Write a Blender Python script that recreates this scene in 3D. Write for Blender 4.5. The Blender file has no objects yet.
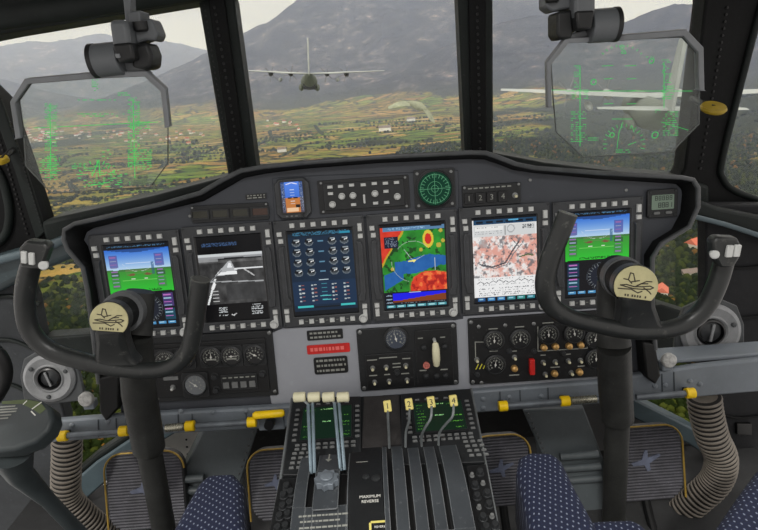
import bpy, math, random
import numpy as np
from mathutils import Vector, Matrix, noise
random.seed(7)
rng = np.random.RandomState(5)
sc = bpy.context.scene
C = sc.collection
R = math.radians

# ------------------------------------------------------------------ camera
F = 566.0
CAM = Vector((0, 0, 1.25))
PITCH, ROLL = R(18.5), R(4.0)
_f = Vector((0, math.cos(PITCH), -math.sin(PITCH)))
_u0 = Vector((0, math.sin(PITCH), math.cos(PITCH)))
_r0 = Vector((1, 0, 0))
IR = _r0 * math.cos(ROLL) - _u0 * math.sin(ROLL)
IU = _r0 * math.sin(ROLL) + _u0 * math.cos(ROLL)
cd = bpy.data.cameras.new('camera')
cam = bpy.data.objects.new('camera', cd)
C.objects.link(cam)
m = Matrix((IR, IU, -_f)).transposed().to_4x4()
m.translation = CAM
cam.matrix_world = m
cd.sensor_width = 36
cd.lens = F / 758 * 36
cd.clip_start = 0.02
cd.clip_end = 60000
sc.camera = cam
sc.view_settings.view_transform = 'Standard'
sc.view_settings.look = 'None'
sc.view_settings.gamma = 1
sc.view_settings.exposure = 0

def ray(px, py):
    return _f + IR * ((px - 379) / F) - IU * ((py - 265) / F)
def at(px, py, Y):
    "point seen at (px,py) at the world depth Y"
    d = ray(px, py)
    return CAM + d * (Y / d.y)
def atz(px, py, Z):
    d = ray(px, py)
    return CAM + d * ((Z - CAM.z) / d.z)

class Frame:
    def __init__(s, o, u, v):
        s.o = Vector(o); s.U = Vector(u).normalized(); s.V = Vector(v).normalized()
        s.N = s.U.cross(s.V).normalized()
    def uv(s, px, py, n=0.0):
        d = ray(px, py)
        t = (s.o + s.N * n - CAM).dot(s.N) / d.dot(s.N)
        p = CAM + d * t - s.o
        return p.dot(s.U), p.dot(s.V)
    def pt(s, u, v, n=0.0):
        return s.o + s.U * u + s.V * v + s.N * n
    def mat(s, u=0, v=0, n=0, rot=0):
        M = Matrix((s.U, s.V, s.N)).transposed().to_4x4()
        M.translation = s.pt(u, v, n)
        return M @ Matrix.Rotation(rot, 4, 'Z')
    def pm(s, px, py, n=0.0, rot=0):
        u, v = s.uv(px, py, n)
        return s.mat(u, v, n, rot)
    def sc(s, px, py, n=0.0):
        a = s.uv(px, py, n); b = s.uv(px + 1, py, n); c = s.uv(px, py + 1, n)
        return math.hypot(b[0]-a[0], b[1]-a[1]), math.hypot(c[0]-a[0], c[1]-a[1])

# ------------------------------------------------------------------ materials
def lin(c):
    return tuple(((x / 255) / 12.92 if x / 255 <= 0.04045 else ((x / 255 + 0.055) / 1.055) ** 2.4) for x in c)
class NT:
    def __init__(s, mat):
        s.t = mat.node_tree; s.n = s.t.nodes; s.l = s.t.links
    def add(s, typ, **k):
        nd = s.n.new(typ)
        for a, b in k.items():
            if a.startswith('i_'):
                key = a[2:]
                key = int(key) if key.isdigit() else key.replace('_', ' ')
                nd.inputs[key].default_value = b
            else: setattr(nd, a, b)
        return nd
    def link(s, a, b): s.l.new(a, b)
    def ramp(s, fac, stops, interp='LINEAR'):
        r = s.add('ShaderNodeValToRGB'); r.color_ramp.interpolation = interp
        e = r.color_ramp.elements
        while len(e) < len(stops): e.new(0.5)
        for x, (p, c) in zip(e, stops):
            x.position = p; x.color = (*c, 1)
        s.link(fac, r.inputs[0]); return r.outputs[0]
    def math(s, op, a, b=None, c=None, clamp=False):
        nd = s.add('ShaderNodeMath', operation=op, use_clamp=clamp)
        for i, x in enumerate((a, b, c)):
            if x is None: continue
            if isinstance(x, (int, float)): nd.inputs[i].default_value = x
            else: s.link(x, nd.inputs[i])
        return nd.outputs[0]
    def mix(s, f, a, b, blend='MIX'):
        nd = s.add('ShaderNodeMix', data_type='RGBA', blend_type=blend)
        for i, x in ((0, f), (6, a), (7, b)):
            if isinstance(x, (int, float)): nd.inputs[i].default_value = x
            elif isinstance(x, tuple): nd.inputs[i].default_value = (*x, 1)
            else: s.link(x, nd.inputs[i])
        return nd.outputs[2]
def newmat(name):
    mt = bpy.data.materials.new(name); mt.use_nodes = True
    nt = NT(mt)
    b = nt.n['Principled BSDF']
    return mt, nt, b
def paint(name, rgb, rough=0.5, metal=0.0, wear=0.25, scale=14, bump=0.15, wearc=None, spec=0.4, edge=0.0):
    "painted / metal surface with scuffs and uneven tone"
    mt, nt, b = newmat(name)
    c = lin(rgb)
    tc = nt.add('ShaderNodeTexCoord')
    n1 = nt.add('ShaderNodeTexNoise', i_Scale=scale, i_Detail=8.0, i_Roughness=0.65)
    n2 = nt.add('ShaderNodeTexNoise', i_Scale=scale * 9, i_Detail=6.0, i_Roughness=0.7)
    nt.link(tc.outputs['Object'], n1.inputs['Vector']); nt.link(tc.outputs['Object'], n2.inputs['Vector'])
    lo = tuple(x * (1 - wear) for x in c); hi = tuple(min(1, x * (1 + wear)) for x in c)
    col = nt.ramp(n1.outputs[0], [(0.3, lo), (0.7, hi)])
    wc = lin(wearc) if wearc else tuple(min(1, x * 2.2 + 0.03) for x in c)
    f = nt.math('MULTIPLY', nt.ramp(n2.outputs[0], [(0.6, (0, 0, 0)), (0.72, (1, 1, 1))]), min(1, wear * 1.2))
    col = nt.mix(f, col, wc)
    if edge:
        g = nt.add('ShaderNodeNewGeometry')
        bv = nt.add('ShaderNodeBevel', samples=4, i_Radius=0.003)
        dt = nt.add('ShaderNodeVectorMath', operation='DOT_PRODUCT'); nt.link(bv.outputs[0], dt.inputs[0]); nt.link(g.outputs['Normal'], dt.inputs[1])
        e = nt.ramp(dt.outputs['Value'], [(0.84, (1, 1, 1)), (0.99, (0, 0, 0))])   # rubbed paint and edge highlights, both put into the colour
        e = nt.math('MULTIPLY', nt.math('MULTIPLY', e, n1.outputs[0]), edge, clamp=True)
        col = nt.mix(e, col, wc)
    nt.link(col, b.inputs['Base Color'])
    b.inputs['Metallic'].default_value = metal
    rr = nt.math('MULTIPLY_ADD', n2.outputs[0], 0.3, rough - 0.15)
    nt.link(rr, b.inputs['Roughness'])
    b.inputs['Specular IOR Level'].default_value = spec
    if bump:
        bp = nt.add('ShaderNodeBump', i_Strength=bump, i_Distance=0.002)
        nt.link(n2.outputs[0], bp.inputs['Height']); nt.link(bp.outputs[0], b.inputs['Normal'])
    return mt
def plain(name, rgb, rough=0.5, metal=0.0, emit=0.0):
    mt, nt, b = newmat(name)
    b.inputs['Base Color'].default_value = (*lin(rgb), 1)
    b.inputs['Roughness'].default_value = rough; b.inputs['Metallic'].default_value = metal
    if emit:
        b.inputs['Emission Color'].default_value = (*lin(rgb), 1); b.inputs['Emission Strength'].default_value = emit
    return mt
def glow(name, rgb, k=1.0):
    mt = bpy.data.materials.new(name); mt.use_nodes = True; nt = NT(mt); nt.n.clear()
    e = nt.add('ShaderNodeEmission'); e.inputs[0].default_value = (*lin(rgb), 1); e.inputs[1].default_value = k
    o = nt.add('ShaderNodeOutputMaterial'); nt.link(e.outputs[0], o.inputs[0]); return mt
def glassmat(name, tint=(255, 255, 255), refl=0.04, haze=None):
    mt = bpy.data.materials.new(name); mt.use_nodes = True; nt = NT(mt); nt.n.clear()
    t = nt.add('ShaderNodeBsdfTransparent'); t.inputs[0].default_value = (*lin(tint), 1)
    g = nt.add('ShaderNodeBsdfGlossy'); g.inputs['Roughness'].default_value = 0.03
    x = nt.add('ShaderNodeMixShader'); x.inputs[0].default_value = refl
    nt.link(t.outputs[0], x.inputs[1]); nt.link(g.outputs[0], x.inputs[2])
    out = x.outputs[0]
    if haze:
        d = nt.add('ShaderNodeBsdfTranslucent'); d.inputs[0].default_value = (.8, .85, .85, 1)
        y = nt.add('ShaderNodeMixShader'); y.inputs[0].default_value = haze
        nt.link(out, y.inputs[1]); nt.link(d.outputs[0], y.inputs[2]); out = y.outputs[0]
    o = nt.add('ShaderNodeOutputMaterial'); nt.link(out, o.inputs[0]); return mt
def screenmat():
    mt, nt, b = newmat('display_screen')
    a = nt.add('ShaderNodeAttribute', attribute_name='pix')
    nt.link(a.outputs['Color'], b.inputs['Emission Color'])
    b.inputs['Emission Strength'].default_value = 0.92
    b.inputs['Base Color'].default_value = (.004, .004, .005, 1); b.inputs['Roughness'].default_value = 0.25
    b.inputs['Specular IOR Level'].default_value = 0.2
    return mt

# ------------------------------------------------------------------ mesh building
class MB:
    def __init__(s): s.v = []; s.f = []
    def add(s, vs, fs):
        k = len(s.v); s.v += [tuple(x) for x in vs]; s.f += [tuple(i + k for i in f) for f in fs]; return s
    def box(s, c, d, M=None, taper=1.0):
        x, y, z = (q / 2 for q in d)
        vs = []
        for zz, t in ((-z, 1), (z, taper)):
            for a, b in ((-x, -y), (x, -y), (x, y), (-x, y)):
                p = Vector((a * t, b * t, zz))
                if M is not None: p = M @ p
                vs.append(p + Vector(c))
        return s.add(vs, [(3, 2, 1, 0), (4, 5, 6, 7), (0, 1, 5, 4), (1, 2, 6, 5), (2, 3, 7, 6), (3, 0, 4, 7)])
    def prism(s, poly, z0, z1, T=None):
        "poly of 2d points (ccw), z0<z1; T maps (x,y,z)->Vector"
        a = sum(poly[i][0] * poly[(i+1) % len(poly)][1] - poly[(i+1) % len(poly)][0] * poly[i][1] for i in range(len(poly)))
        if a < 0: poly = poly[::-1]
        n = len(poly); T = T or (lambda x, y, z: (x, y, z))
        vs = [T(x, y, z0) for x, y in poly] + [T(x, y, z1) for x, y in poly]
        return s.add(vs, [tuple(range(n))[::-1], tuple(range(n, 2 * n))] + [(i, (i+1) % n, n + (i+1) % n, n + i) for i in range(n)])
    def lathe(s, prof, n=24, c=(0, 0, 0), axis=None, cap=True):
        "prof: list of (r, z) going outwards along the axis"
        ax = Vector(axis or (0, 0, 1)).normalized()
        q = Vector((0, 0, 1)).rotation_difference(ax)
        vs = []; fs = []
        for r, z in prof:
            for i in range(n):
                a = 2 * math.pi * i / n
                vs.append(Vector(c) + q @ Vector((r * math.cos(a), r * math.sin(a), z)))
        for j in range(len(prof) - 1):
            for i in range(n):
                i2 = (i + 1) % n
                fs.append((j*n+i, j*n+i2, (j+1)*n+i2, (j+1)*n+i))
        if cap:
            fs.append(tuple(range(n))[::-1]); fs.append(tuple((len(prof)-1)*n + i for i in range(n)))
        return s.add(vs, fs)
    def cyl(s, p0, p1, r0, r1=None, n=20):
        p0 = Vector(p0); p1 = Vector(p1); d = p1 - p0
        return s.lathe([(r0, 0), (r0 if r1 is None else r1, d.length)], n, p0, d)
    def tube(s, pts, rad, n=16, sx=1.0, up=(0, 0, 1), closed=False):
        pts = [Vector(p) for p in pts]; m_ = len(pts)
        if not isinstance(rad, (list, tuple)): rad = [rad] * m_
        vs = []; fs = []; prev = None
        for i, p in enumerate(pts):
            if closed: t = pts[(i+1) % m_] - pts[i-1]
            else: t = pts[min(i+1, m_-1)] - pts[max(i-1, 0)]
            t.normalize()
            if prev is None:
                u = Vector(up); u = u - t * u.dot(t)
                if u.length < 1e-4: u = Vector((1, 0, 0)) - t * t.x
            else: u = prev - t * prev.dot(t)
            u.normalize(); prev = u; w = t.cross(u)
            for k in range(n):
                a = 2 * math.pi * k / n
                vs.append(p + u * (rad[i] * math.cos(a) * sx) + w * (rad[i] * math.sin(a)))
        for j in range(m_ if closed else m_ - 1):
            j2 = (j + 1) % m_
            for k in range(n):
                k2 = (k+1) % n
                fs.append((j*n+k, j*n+k2, j2*n+k2, j2*n+k))
        if not closed:
            fs.append(tuple(range(n))[::-1]); fs.append(tuple((m_-1)*n + i for i in range(n)))
        return s.add(vs, fs)
    def sphere(s, c, r, n=12, m_=8, sc_=(1, 1, 1)):
        prof = [(max(1e-5, math.sin(math.pi * j / m_)), -math.cos(math.pi * j / m_)) for j in range(m_ + 1)]
        k = len(s.v); s.lathe(prof, n)
        for i in range(k, len(s.v)):
            x = s.v[i]; s.v[i] = (c[0] + x[0]*r*sc_[0], c[1] + x[1]*r*sc_[1], c[2] + x[2]*r*sc_[2])
        return s
    def line(s, pts, w, z=0.0, h=0.0004):
        "flat stroke in the local xy plane"
        for a, b in zip(pts[:-1], pts[1:]):
            dx, dy = b[0]-a[0], b[1]-a[1]; L = math.hypot(dx, dy) or 1e-6
            nx, ny = -dy/L*w/2, dx/L*w/2; ex, ey = dx/L*w*.3, dy/L*w*.3
            s.prism([(a[0]-ex-nx, a[1]-ey-ny), (b[0]+ex-nx, b[1]+ey-ny), (b[0]+ex+nx, b[1]+ey+ny), (a[0]-ex+nx, a[1]-ey+ny)], z, z+h)
        return s
    def xf(s, M):
        s.v = [tuple(M @ Vector(p)) for p in s.v]; return s
    def mesh(s, name, smooth=True, ang=35):
        me = bpy.data.meshes.new(name); me.from_pydata([tuple(p) for p in s.v], [], s.f); me.update()
        if smooth:
            me.polygons.foreach_set('use_smooth', [True] * len(me.polygons)); me.set_sharp_from_angle(angle=R(ang))
        return me

def spline(pts, n=8, closed=False):
    "Catmull-Rom through the points"
    P = [Vector(p) for p in pts]; out = []
    N_ = len(P)
    for i in range(N_ if closed else N_ - 1):
        if closed: a, b, c, d = P[i-1], P[i], P[(i+1) % N_], P[(i+2) % N_]
        else: a, b, c, d = P[max(i-1, 0)], P[i], P[i+1], P[min(i+2, N_-1)]
        for k in range(n):
            t = k / n
            out.append(0.5 * ((2*b) + (c-a)*t + (2*a-5*b+4*c-d)*t*t + (3*b-a-3*c+d)*t*t*t))
    if not closed: out.append(P[-1])
    return out
def rrect(w, h, r, n=4, cx=0, cy=0):
    o = []
    for x, y, a0 in ((w/2-r, h/2-r, 0), (-w/2+r, h/2-r, 90), (-w/2+r, -h/2+r, 180), (w/2-r, -h/2+r, 270)):
        for k in range(n+1):
            a = R(a0 + 90*k/n); o.append((cx + x + r*math.cos(a), cy + y + r*math.sin(a)))
    return o
def disc(r, n=20, cx=0, cy=0):
    return [(cx + r*math.cos(2*math.pi*i/n), cy + r*math.sin(2*math.pi*i/n)) for i in range(n)]

def part(name, mb, mat, parent=None, label=None, bevel=0, seg=2, smooth=True, ang=35, M=None):
    me = mb.mesh(name, smooth, ang) if isinstance(mb, MB) else mb
    if mat is not None and not me.materials: me.materials.append(mat)
    o = bpy.data.objects.new(name, me); C.objects.link(o)
    if parent is not None: o.parent = parent
    if M is not None: o.matrix_local = M
    if label: o['label'] = label
    if bevel:
        b = o.modifiers.new('bevel', 'BEVEL'); b.width = bevel; b.segments = seg; b.limit_method = 'ANGLE'; b.angle_limit = R(40)
        b.harden_normals = False
    return o
def tag(o, label, cat, group=None):
    o['label'] = label; o['category'] = cat
    if group: o['group'] = group
    return o
def thing(name, label, cat, M=None, group=None):
    o = bpy.data.objects.new(name, None); C.objects.link(o); o.empty_display_size = 0.05
    if M is not None: o.matrix_world = M
    return tag(o, label, cat, group)
def struct(o): o['kind'] = 'structure'; return o
def dup_tree(o, parent=None, M=None):
    c = o.copy(); C.objects.link(c)
    if parent is not None: c.parent = parent
    if M is not None: c.matrix_world = M
    for ch in list(o.children):
        dup_tree(ch, c)
    return c
_fonts = {}
def textmesh(txt, size, align='CENTER', depth=0.0002):
    cu = bpy.data.curves.new('txt', 'FONT'); cu.body = txt; cu.size = size; cu.align_x = align; cu.align_y = 'CENTER'
    cu.extrude = depth; cu.resolution_u = 3
    o = bpy.data.objects.new('txt', cu); C.objects.link(o)
    dg = bpy.context.evaluated_depsgraph_get(); dg.update()
    me = bpy.data.meshes.new_from_object(o.evaluated_get(dg))
    bpy.data.objects.remove(o); bpy.data.curves.remove(cu)
    return me
def addtext(mb, txt, size, x, y, z, align='CENTER', rot=0):
    me = textmesh(txt, size, align)
    M = Matrix.Translation((x, y, z)) @ Matrix.Rotation(rot, 4, 'Z')
    mb.add([M @ v.co for v in me.vertices], [tuple(p.vertices) for p in me.polygons])
    bpy.data.meshes.remove(me); return mb

# ------------------------------------------------------------------ tiny raster for display pictures
class Ras:
    def __init__(s, w, h, bg=(0, 0, 0)):
        s.w, s.h = w, h; s.a = np.zeros((h, w, 3)); s.a[:] = bg
        s.Y, s.X = np.mgrid[0:h, 0:w]; s.X = (s.X + .5) / w; s.Y = (s.Y + .5) / h
    def rect(s, x0, y0, x1, y1, c, k=1.0):
        m_ = (s.X >= x0) & (s.X < x1) & (s.Y >= y0) & (s.Y < y1); s.a[m_] = s.a[m_]*(1-k) + np.array(c)*k; return s
    def poly(s, pts, c, k=1.0):
        m_ = np.zeros(s.X.shape, bool); n = len(pts)
        for i in range(n):
            x0, y0 = pts[i]; x1, y1 = pts[(i+1) % n]
            if y0 == y1: continue
            m_ ^= ((s.Y > y0) != (s.Y > y1)) & (s.X < (x1-x0)*(s.Y-y0)/(y1-y0)+x0)
        s.a[m_] = s.a[m_]*(1-k) + np.array(c)*k; return s
    def line(s, pts, c, wd=0.012, k=1.0):
        asp = s.h / s.w
        for (x0, y0), (x1, y1) in zip(pts[:-1], pts[1:]):
            dx, dy = x1-x0, (y1-y0)*asp; L2 = dx*dx + dy*dy + 1e-9
            t = np.clip(((s.X-x0)*dx + (s.Y-y0)*asp*dy)/L2, 0, 1)
            d = np.hypot(s.X-x0-t*dx, (s.Y-y0)*asp-t*dy)
            m_ = d < wd/2; s.a[m_] = s.a[m_]*(1-k) + np.array(c)*k
        return s
    def circ(s, x, y, r, c, wd=None, k=1.0, a0=None, a1=None):
        asp = s.h / s.w
        d = np.hypot(s.X-x, (s.Y-y)*asp)
        m_ = (d < r) if wd is None else (abs(d-r) < wd/2)
        if a0 is not None:
            an = np.degrees(np.arctan2(-(s.Y-y)*asp, s.X-x)) % 360; m_ &= (an >= a0) & (an <= a1)
        s.a[m_] = s.a[m_]*(1-k) + np.array(c)*k; return s
    def dashes(s, x0, y0, x1, y1, c, p=0.5, seed=1, cell=1):
        "illegible tiny writing: random short marks"
        r = np.random.RandomState(seed); m_ = (s.X >= x0) & (s.X < x1) & (s.Y >= y0) & (s.Y < y1) & (r.rand(*s.X.shape) < p)
        s.a[m_] = c; return s
    def noise(s, sx, sy, seed=0, oct_=4):
        out = np.zeros(s.X.shape); amp = 1; tot = 0
        r = np.random.RandomState(seed)
        for o in range(oct_):
            gx, gy = int(sx*2**o)+2, int(sy*2**o)+2; g = r.rand(gy+1, gx+1)
            fx = s.X*(gx-1); fy = s.Y*(gy-1); ix = fx.astype(int); iy = fy.astype(int); tx = fx-ix; ty = fy-iy
            tx = tx*tx*(3-2*tx); ty = ty*ty*(3-2*ty)
            v = (g[iy, ix]*(1-tx)+g[iy, ix+1]*tx)*(1-ty)+(g[iy+1, ix]*(1-tx)+g[iy+1, ix+1]*tx)*ty
            out += v*amp; tot += amp; amp *= .55
        return out/tot
    def mesh(s, name, W, H, z=0.0):
        w, h = s.w, s.h
        xs = np.linspace(-W/2, W/2, w+1); ys = np.linspace(H/2, -H/2, h+1)
        gx, gy = np.meshgrid(xs, ys)
        v = np.stack([gx.ravel(), gy.ravel(), np.full(gx.size, z)], 1)
        i = np.arange(h)[:, None]*(w+1)+np.arange(w)[None, :]
        f = np.stack([i+w+1, i+w+2, i+1, i], -1).reshape(-1, 4)
        me = bpy.data.meshes.new(name)
        me.vertices.add(len(v)); me.vertices.foreach_set('co', v.ravel())
        me.loops.add(len(f)*4); me.loops.foreach_set('vertex_index', f.ravel().astype(np.int32))
        me.polygons.add(len(f)); me.polygons.foreach_set('loop_start', np.arange(0, len(f)*4, 4, dtype=np.int32))
        me.update(calc_edges=True)
        c = np.clip(s.a, 0, 255)/255.; c = np.where(c <= .04045, c/12.92, ((c+.055)/1.055)**2.4)
        at_ = me.attributes.new('pix', 'FLOAT_COLOR', 'FACE')
        at_.data.foreach_set('color', np.concatenate([c.reshape(-1, 3), np.ones((w*h, 1))], 1).ravel().astype(np.float32))
        return me
# ================================================================== the world outside
w = bpy.data.worlds.new('overcast sky'); sc.world = w; w.use_nodes = True
nt = NT(w); nt.n.clear()
tc = nt.add('ShaderNodeTexCoord'); mp = nt.add('ShaderNodeMapping'); mp.inputs['Scale'].default_value = (1.2, 1.2, 5.0)
nt.link(tc.outputs['Generated'], mp.inputs[0])
n1 = nt.add('ShaderNodeTexNoise', i_Scale=2.2, i_Detail=7.0, i_Roughness=0.55, i_Distortion=0.4)
nt.link(mp.outputs[0], n1.inputs['Vector'])
sky = nt.ramp(n1.outputs[0], [(0.3, lin((206, 202, 203))), (0.5, lin((226, 221, 216))), (0.68, lin((247, 241, 233)))])
bg = nt.add('ShaderNodeBackground'); nt.link(sky, bg.inputs[0]); bg.inputs[1].default_value = 1.02
o = nt.add('ShaderNodeOutputWorld'); nt.link(bg.outputs[0], o.inputs[0])
sx = nt.add('ShaderNodeSeparateXYZ'); nt.link(tc.outputs['Generated'], sx.inputs[0])   # overcast: the zenith is brighter than the horizon
nt.link(nt.math('MULTIPLY_ADD', nt.math('MULTIPLY', nt.math('SUBTRACT', sx.outputs['Z'], .22), 1.4, clamp=True), 1.3, 1.12), bg.inputs[1])
sc.cycles.volume_bounces = 2
sun = bpy.data.lights.new('sun', 'SUN'); sun.energy = 1.6; sun.angle = R(3); sun.color = (1, .96, .90)
so = bpy.data.objects.new('sun', sun); C.objects.link(so); so.rotation_euler = (R(38), R(-30), R(10))

GZ = -200.0
def nz(x, y, s, oc=4, off=0):
    "vectorised value noise 0..1"
    out = np.zeros_like(x, dtype=float); amp = 1.; tot = 0.
    for o_ in range(oc):
        f = 2**o_ / s; X = x*f + 37.1*o_ + off; Y = y*f + 11.7*o_ - off
        ix = np.floor(X).astype(np.int64); iy = np.floor(Y).astype(np.int64); tx = X-ix; ty = Y-iy
        tx = tx*tx*(3-2*tx); ty = ty*ty*(3-2*ty)
        def h(a, b):
            q = np.sin(a*127.1 + b*311.7 + 13.)*43758.5453; return q-np.floor(q)
        out += amp*((h(ix, iy)*(1-tx)+h(ix+1, iy)*tx)*(1-ty)+(h(ix, iy+1)*(1-tx)+h(ix+1, iy+1)*tx)*ty)
        tot += amp; amp *= .5
    return out/tot
# ridge crests: points of the mountains at their real distances
ridges = [
    # far pale range to the left
    (11000, 4200, [(-160, 60), (-60, 50), (0, 45), (45, 42), (95, 35), (120, 40), (160, 42), (200, 50), (240, 66), (300, 80)]),
    (7000, 2000, [(-160, 60), (-60, 70), (0, 86), (30, 98), (60, 116)]),
    # middle spur to the right of the left window
    (6500, 1700, [(120, 108), (150, 92), (180, 80), (210, 70), (235, 56), (262, 44), (290, 22)]),
    # the big mountain ahead
    (5600, 2000, [(225, 72), (243, 50), (262, 38), (285, 20), (303, 9), (330, 0), (370, -6), (410, -14), (450, -22), (500, -30)]),
    # dark spur in front of it
    (4300, 1250, [(372, 118), (400, 100), (430, 74), (462, 52), (493, 38), (520, 30), (546, 21), (575, 30), (600, 33), (640, 14), (675, 2), (700, 4), (735, 14), (800, -10), (900, -30)]),
    # far rocky crest on the right
    (9000, 2600, [(455, 2), (480, 5), (500, 14), (520, 26), (560, 50)]),
    # low wooded slope at the right
    (2300, 750, [(560, 152), (600, 138), (650, 128), (700, 118), (760, 105), (850, 80), (960, 60)]),
]
RP = []
for D, W_, pts in ridges:
    ps = []
    for x_, y_ in pts:
        d = ray(x_, y_); s_ = D / math.hypot(d.x, d.y); p = CAM + d*s_; ps.append((p.x, p.y, p.z - GZ))
    q = []
    for a, b in zip(ps[:-1], ps[1:]):
        for k in range(6): q.append(tuple(a[i]+(b[i]-a[i])*k/6 for i in range(3)))
    q.append(ps[-1]); RP.append((W_, np.array(q)))
def height(x, y):
    x = np.asarray(x, float); y = np.asarray(y, float)
    r_ = np.hypot(x, y)
    H = (nz(x, y, 900, 3) - .5) * 26 * np.clip((r_-300)/1500, .3, 1)
    wob = (nz(x, y, 1100, 5, 3.3) - .5)
    for W_, q in RP:
        best = np.zeros_like(H)
        for px_, py_, h_ in q:
            d = np.hypot(x-px_, y-py_) / W_
            d = d * (1 + .55*wob) 
            best = np.maximum(best, h_*np.clip(1-d, 0, 1)**1.25)
        near = best > 0
        H = np.where(near, np.maximum(H, H*.3 + best*(1+.26*(nz(x, y, 520, 6, 9.)-.5)*np.clip(best/400, 0, 1))), H)
    return GZ + H
NA, NR = 520, 460
az = np.linspace(R(-56), R(56), NA); rr = 120*np.exp(np.linspace(0, math.log(15000/120), NR))
A_, R_ = np.meshgrid(az, rr); X_ = R_*np.sin(A_); Y_ = R_*np.cos(A_); Z_ = height(X_, Y_)
me = bpy.data.meshes.new('valley_ground')
v = np.stack([X_.ravel(), Y_.ravel(), Z_.ravel()], 1); i = np.arange(NR-1)[:, None]*NA + np.arange(NA-1)[None, :]
f = np.stack([i, i+1, i+NA+1, i+NA], -1).reshape(-1, 4)
me.vertices.add(len(v)); me.vertices.foreach_set('co', v.ravel()); me.loops.add(f.size); me.loops.foreach_set('vertex_index', f.ravel().astype(np.int32))
me.polygons.add(len(f)); me.polygons.foreach_set('loop_start', np.arange(0, f.size, 4, dtype=np.int32)); me.update(calc_edges=True)
me.polygons.foreach_set('use_smooth', [True]*len(f))
# woods grow in patches: kept as a point attribute so that trees stand where the ground is wooded
def woods(x, y):
    r_ = np.hypot(x, y)
    n = nz(x, y, 520, 4, 21.)
    side = np.clip((x/np.maximum(y, 1) - .30)*3.2, -.06, .24)           # more forest to the right
    near = np.clip((1000 - r_)/1000, 0, 1)*.36
    near = near + np.clip((np.abs(x/np.maximum(y, 1)) - .42)*1.6, 0, .22)*np.clip((1400 - r_)/700, 0, 1)
    return n + side*np.clip(r_/500, 0, 1) + near - .02
wd = woods(X_.ravel(), Y_.ravel())
a_ = me.attributes.new('woods', 'FLOAT', 'POINT'); a_.data.foreach_set('value', wd.astype(np.float32))
hh = (Z_.ravel() - GZ); a_ = me.attributes.new('rise', 'FLOAT', 'POINT'); a_.data.foreach_set('value', hh.astype(np.float32))
mt, nt, b = newmat('valley_ground')
geo = nt.add('ShaderNodeNewGeometry'); P = geo.outputs['Position']
dn = nt.add('ShaderNodeTexNoise', i_Scale=.006, i_Detail=3.0); nt.link(P, dn.inputs['Vector'])
off = nt.add('ShaderNodeVectorMath', operation='SCALE'); off.inputs['Scale'].default_value = 90; nt.link(dn.outputs['Color'], off.inputs[0])
ad = nt.add('ShaderNodeVectorMath', operation='ADD'); nt.link(P, ad.inputs[0]); nt.link(off.outputs[0], ad.inputs[1])
mp = nt.add('ShaderNodeMapping'); mp.inputs['Scale'].default_value = (.0095, .022, 0); mp.inputs['Rotation'].default_value = (0, 0, .35); nt.link(ad.outputs[0], mp.inputs[0])
vo = nt.add('ShaderNodeTexVoronoi', i_Scale=1.0, distance='CHEBYCHEV'); nt.link(mp.outputs[0], vo.inputs['Vector'])
sep = nt.add('ShaderNodeSeparateColor'); nt.link(vo.outputs['Color'], sep.inputs[0])
fld = nt.ramp(sep.outputs[0], [(0, lin((92, 114, 34))), (.22, lin((150, 142, 58))), (.36, lin((170, 138, 72))), (.46, lin((66, 92, 22))), (.62, lin((142, 106, 54))), (.72, lin((110, 134, 38))), (.94, lin((190, 160, 110)))], 'CONSTANT')
ve = nt.add('ShaderNodeTexVoronoi', i_Scale=1.0, feature='DISTANCE_TO_EDGE'); nt.link(mp.outputs[0], ve.inputs['Vector'])
mott = nt.add('ShaderNodeTexNoise', i_Scale=.03, i_Detail=8.0, i_Roughness=.7); nt.link(P, mott.inputs['Vector'])
big = nt.add('ShaderNodeTexNoise', i_Scale=.0022, i_Detail=5.0, i_Roughness=.6); nt.link(P, big.inputs['Vector'])
fld = nt.mix(nt.ramp(mott.outputs[0], [(.38, (0, 0, 0)), (.68, (.6, .6, .6))]), fld, lin((84, 92, 36)))
fld = nt.mix(nt.ramp(big.outputs[0], [(.42, (0, 0, 0)), (.62, (.55, .55, .55))]), fld, lin((160, 114, 58)))
hed = nt.math('MULTIPLY', nt.ramp(ve.outputs['Distance'], [(.04, (1, 1, 1)), (.09, (0, 0, 0))]), nt.ramp(mott.outputs[0], [(.40, (0, 0, 0)), (.46, (1, 1, 1))]))
fld = nt.mix(hed, fld, lin((26, 32, 12)))
# woods
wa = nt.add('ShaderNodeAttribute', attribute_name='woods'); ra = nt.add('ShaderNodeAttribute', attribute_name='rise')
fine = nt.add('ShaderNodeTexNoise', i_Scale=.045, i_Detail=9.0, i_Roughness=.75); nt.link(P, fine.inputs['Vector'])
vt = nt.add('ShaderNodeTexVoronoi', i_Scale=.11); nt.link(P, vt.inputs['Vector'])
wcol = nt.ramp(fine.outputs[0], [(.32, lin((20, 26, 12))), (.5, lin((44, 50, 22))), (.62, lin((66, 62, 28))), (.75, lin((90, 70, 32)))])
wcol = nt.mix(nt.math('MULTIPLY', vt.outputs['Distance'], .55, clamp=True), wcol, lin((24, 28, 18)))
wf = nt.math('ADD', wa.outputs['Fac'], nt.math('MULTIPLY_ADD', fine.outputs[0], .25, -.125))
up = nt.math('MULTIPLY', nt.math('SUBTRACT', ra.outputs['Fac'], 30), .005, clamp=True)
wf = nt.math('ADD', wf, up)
col = nt.mix(nt.ramp(wf, [(.535, (0, 0, 0)), (.575, (1, 1, 1))]), fld, wcol)
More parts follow.
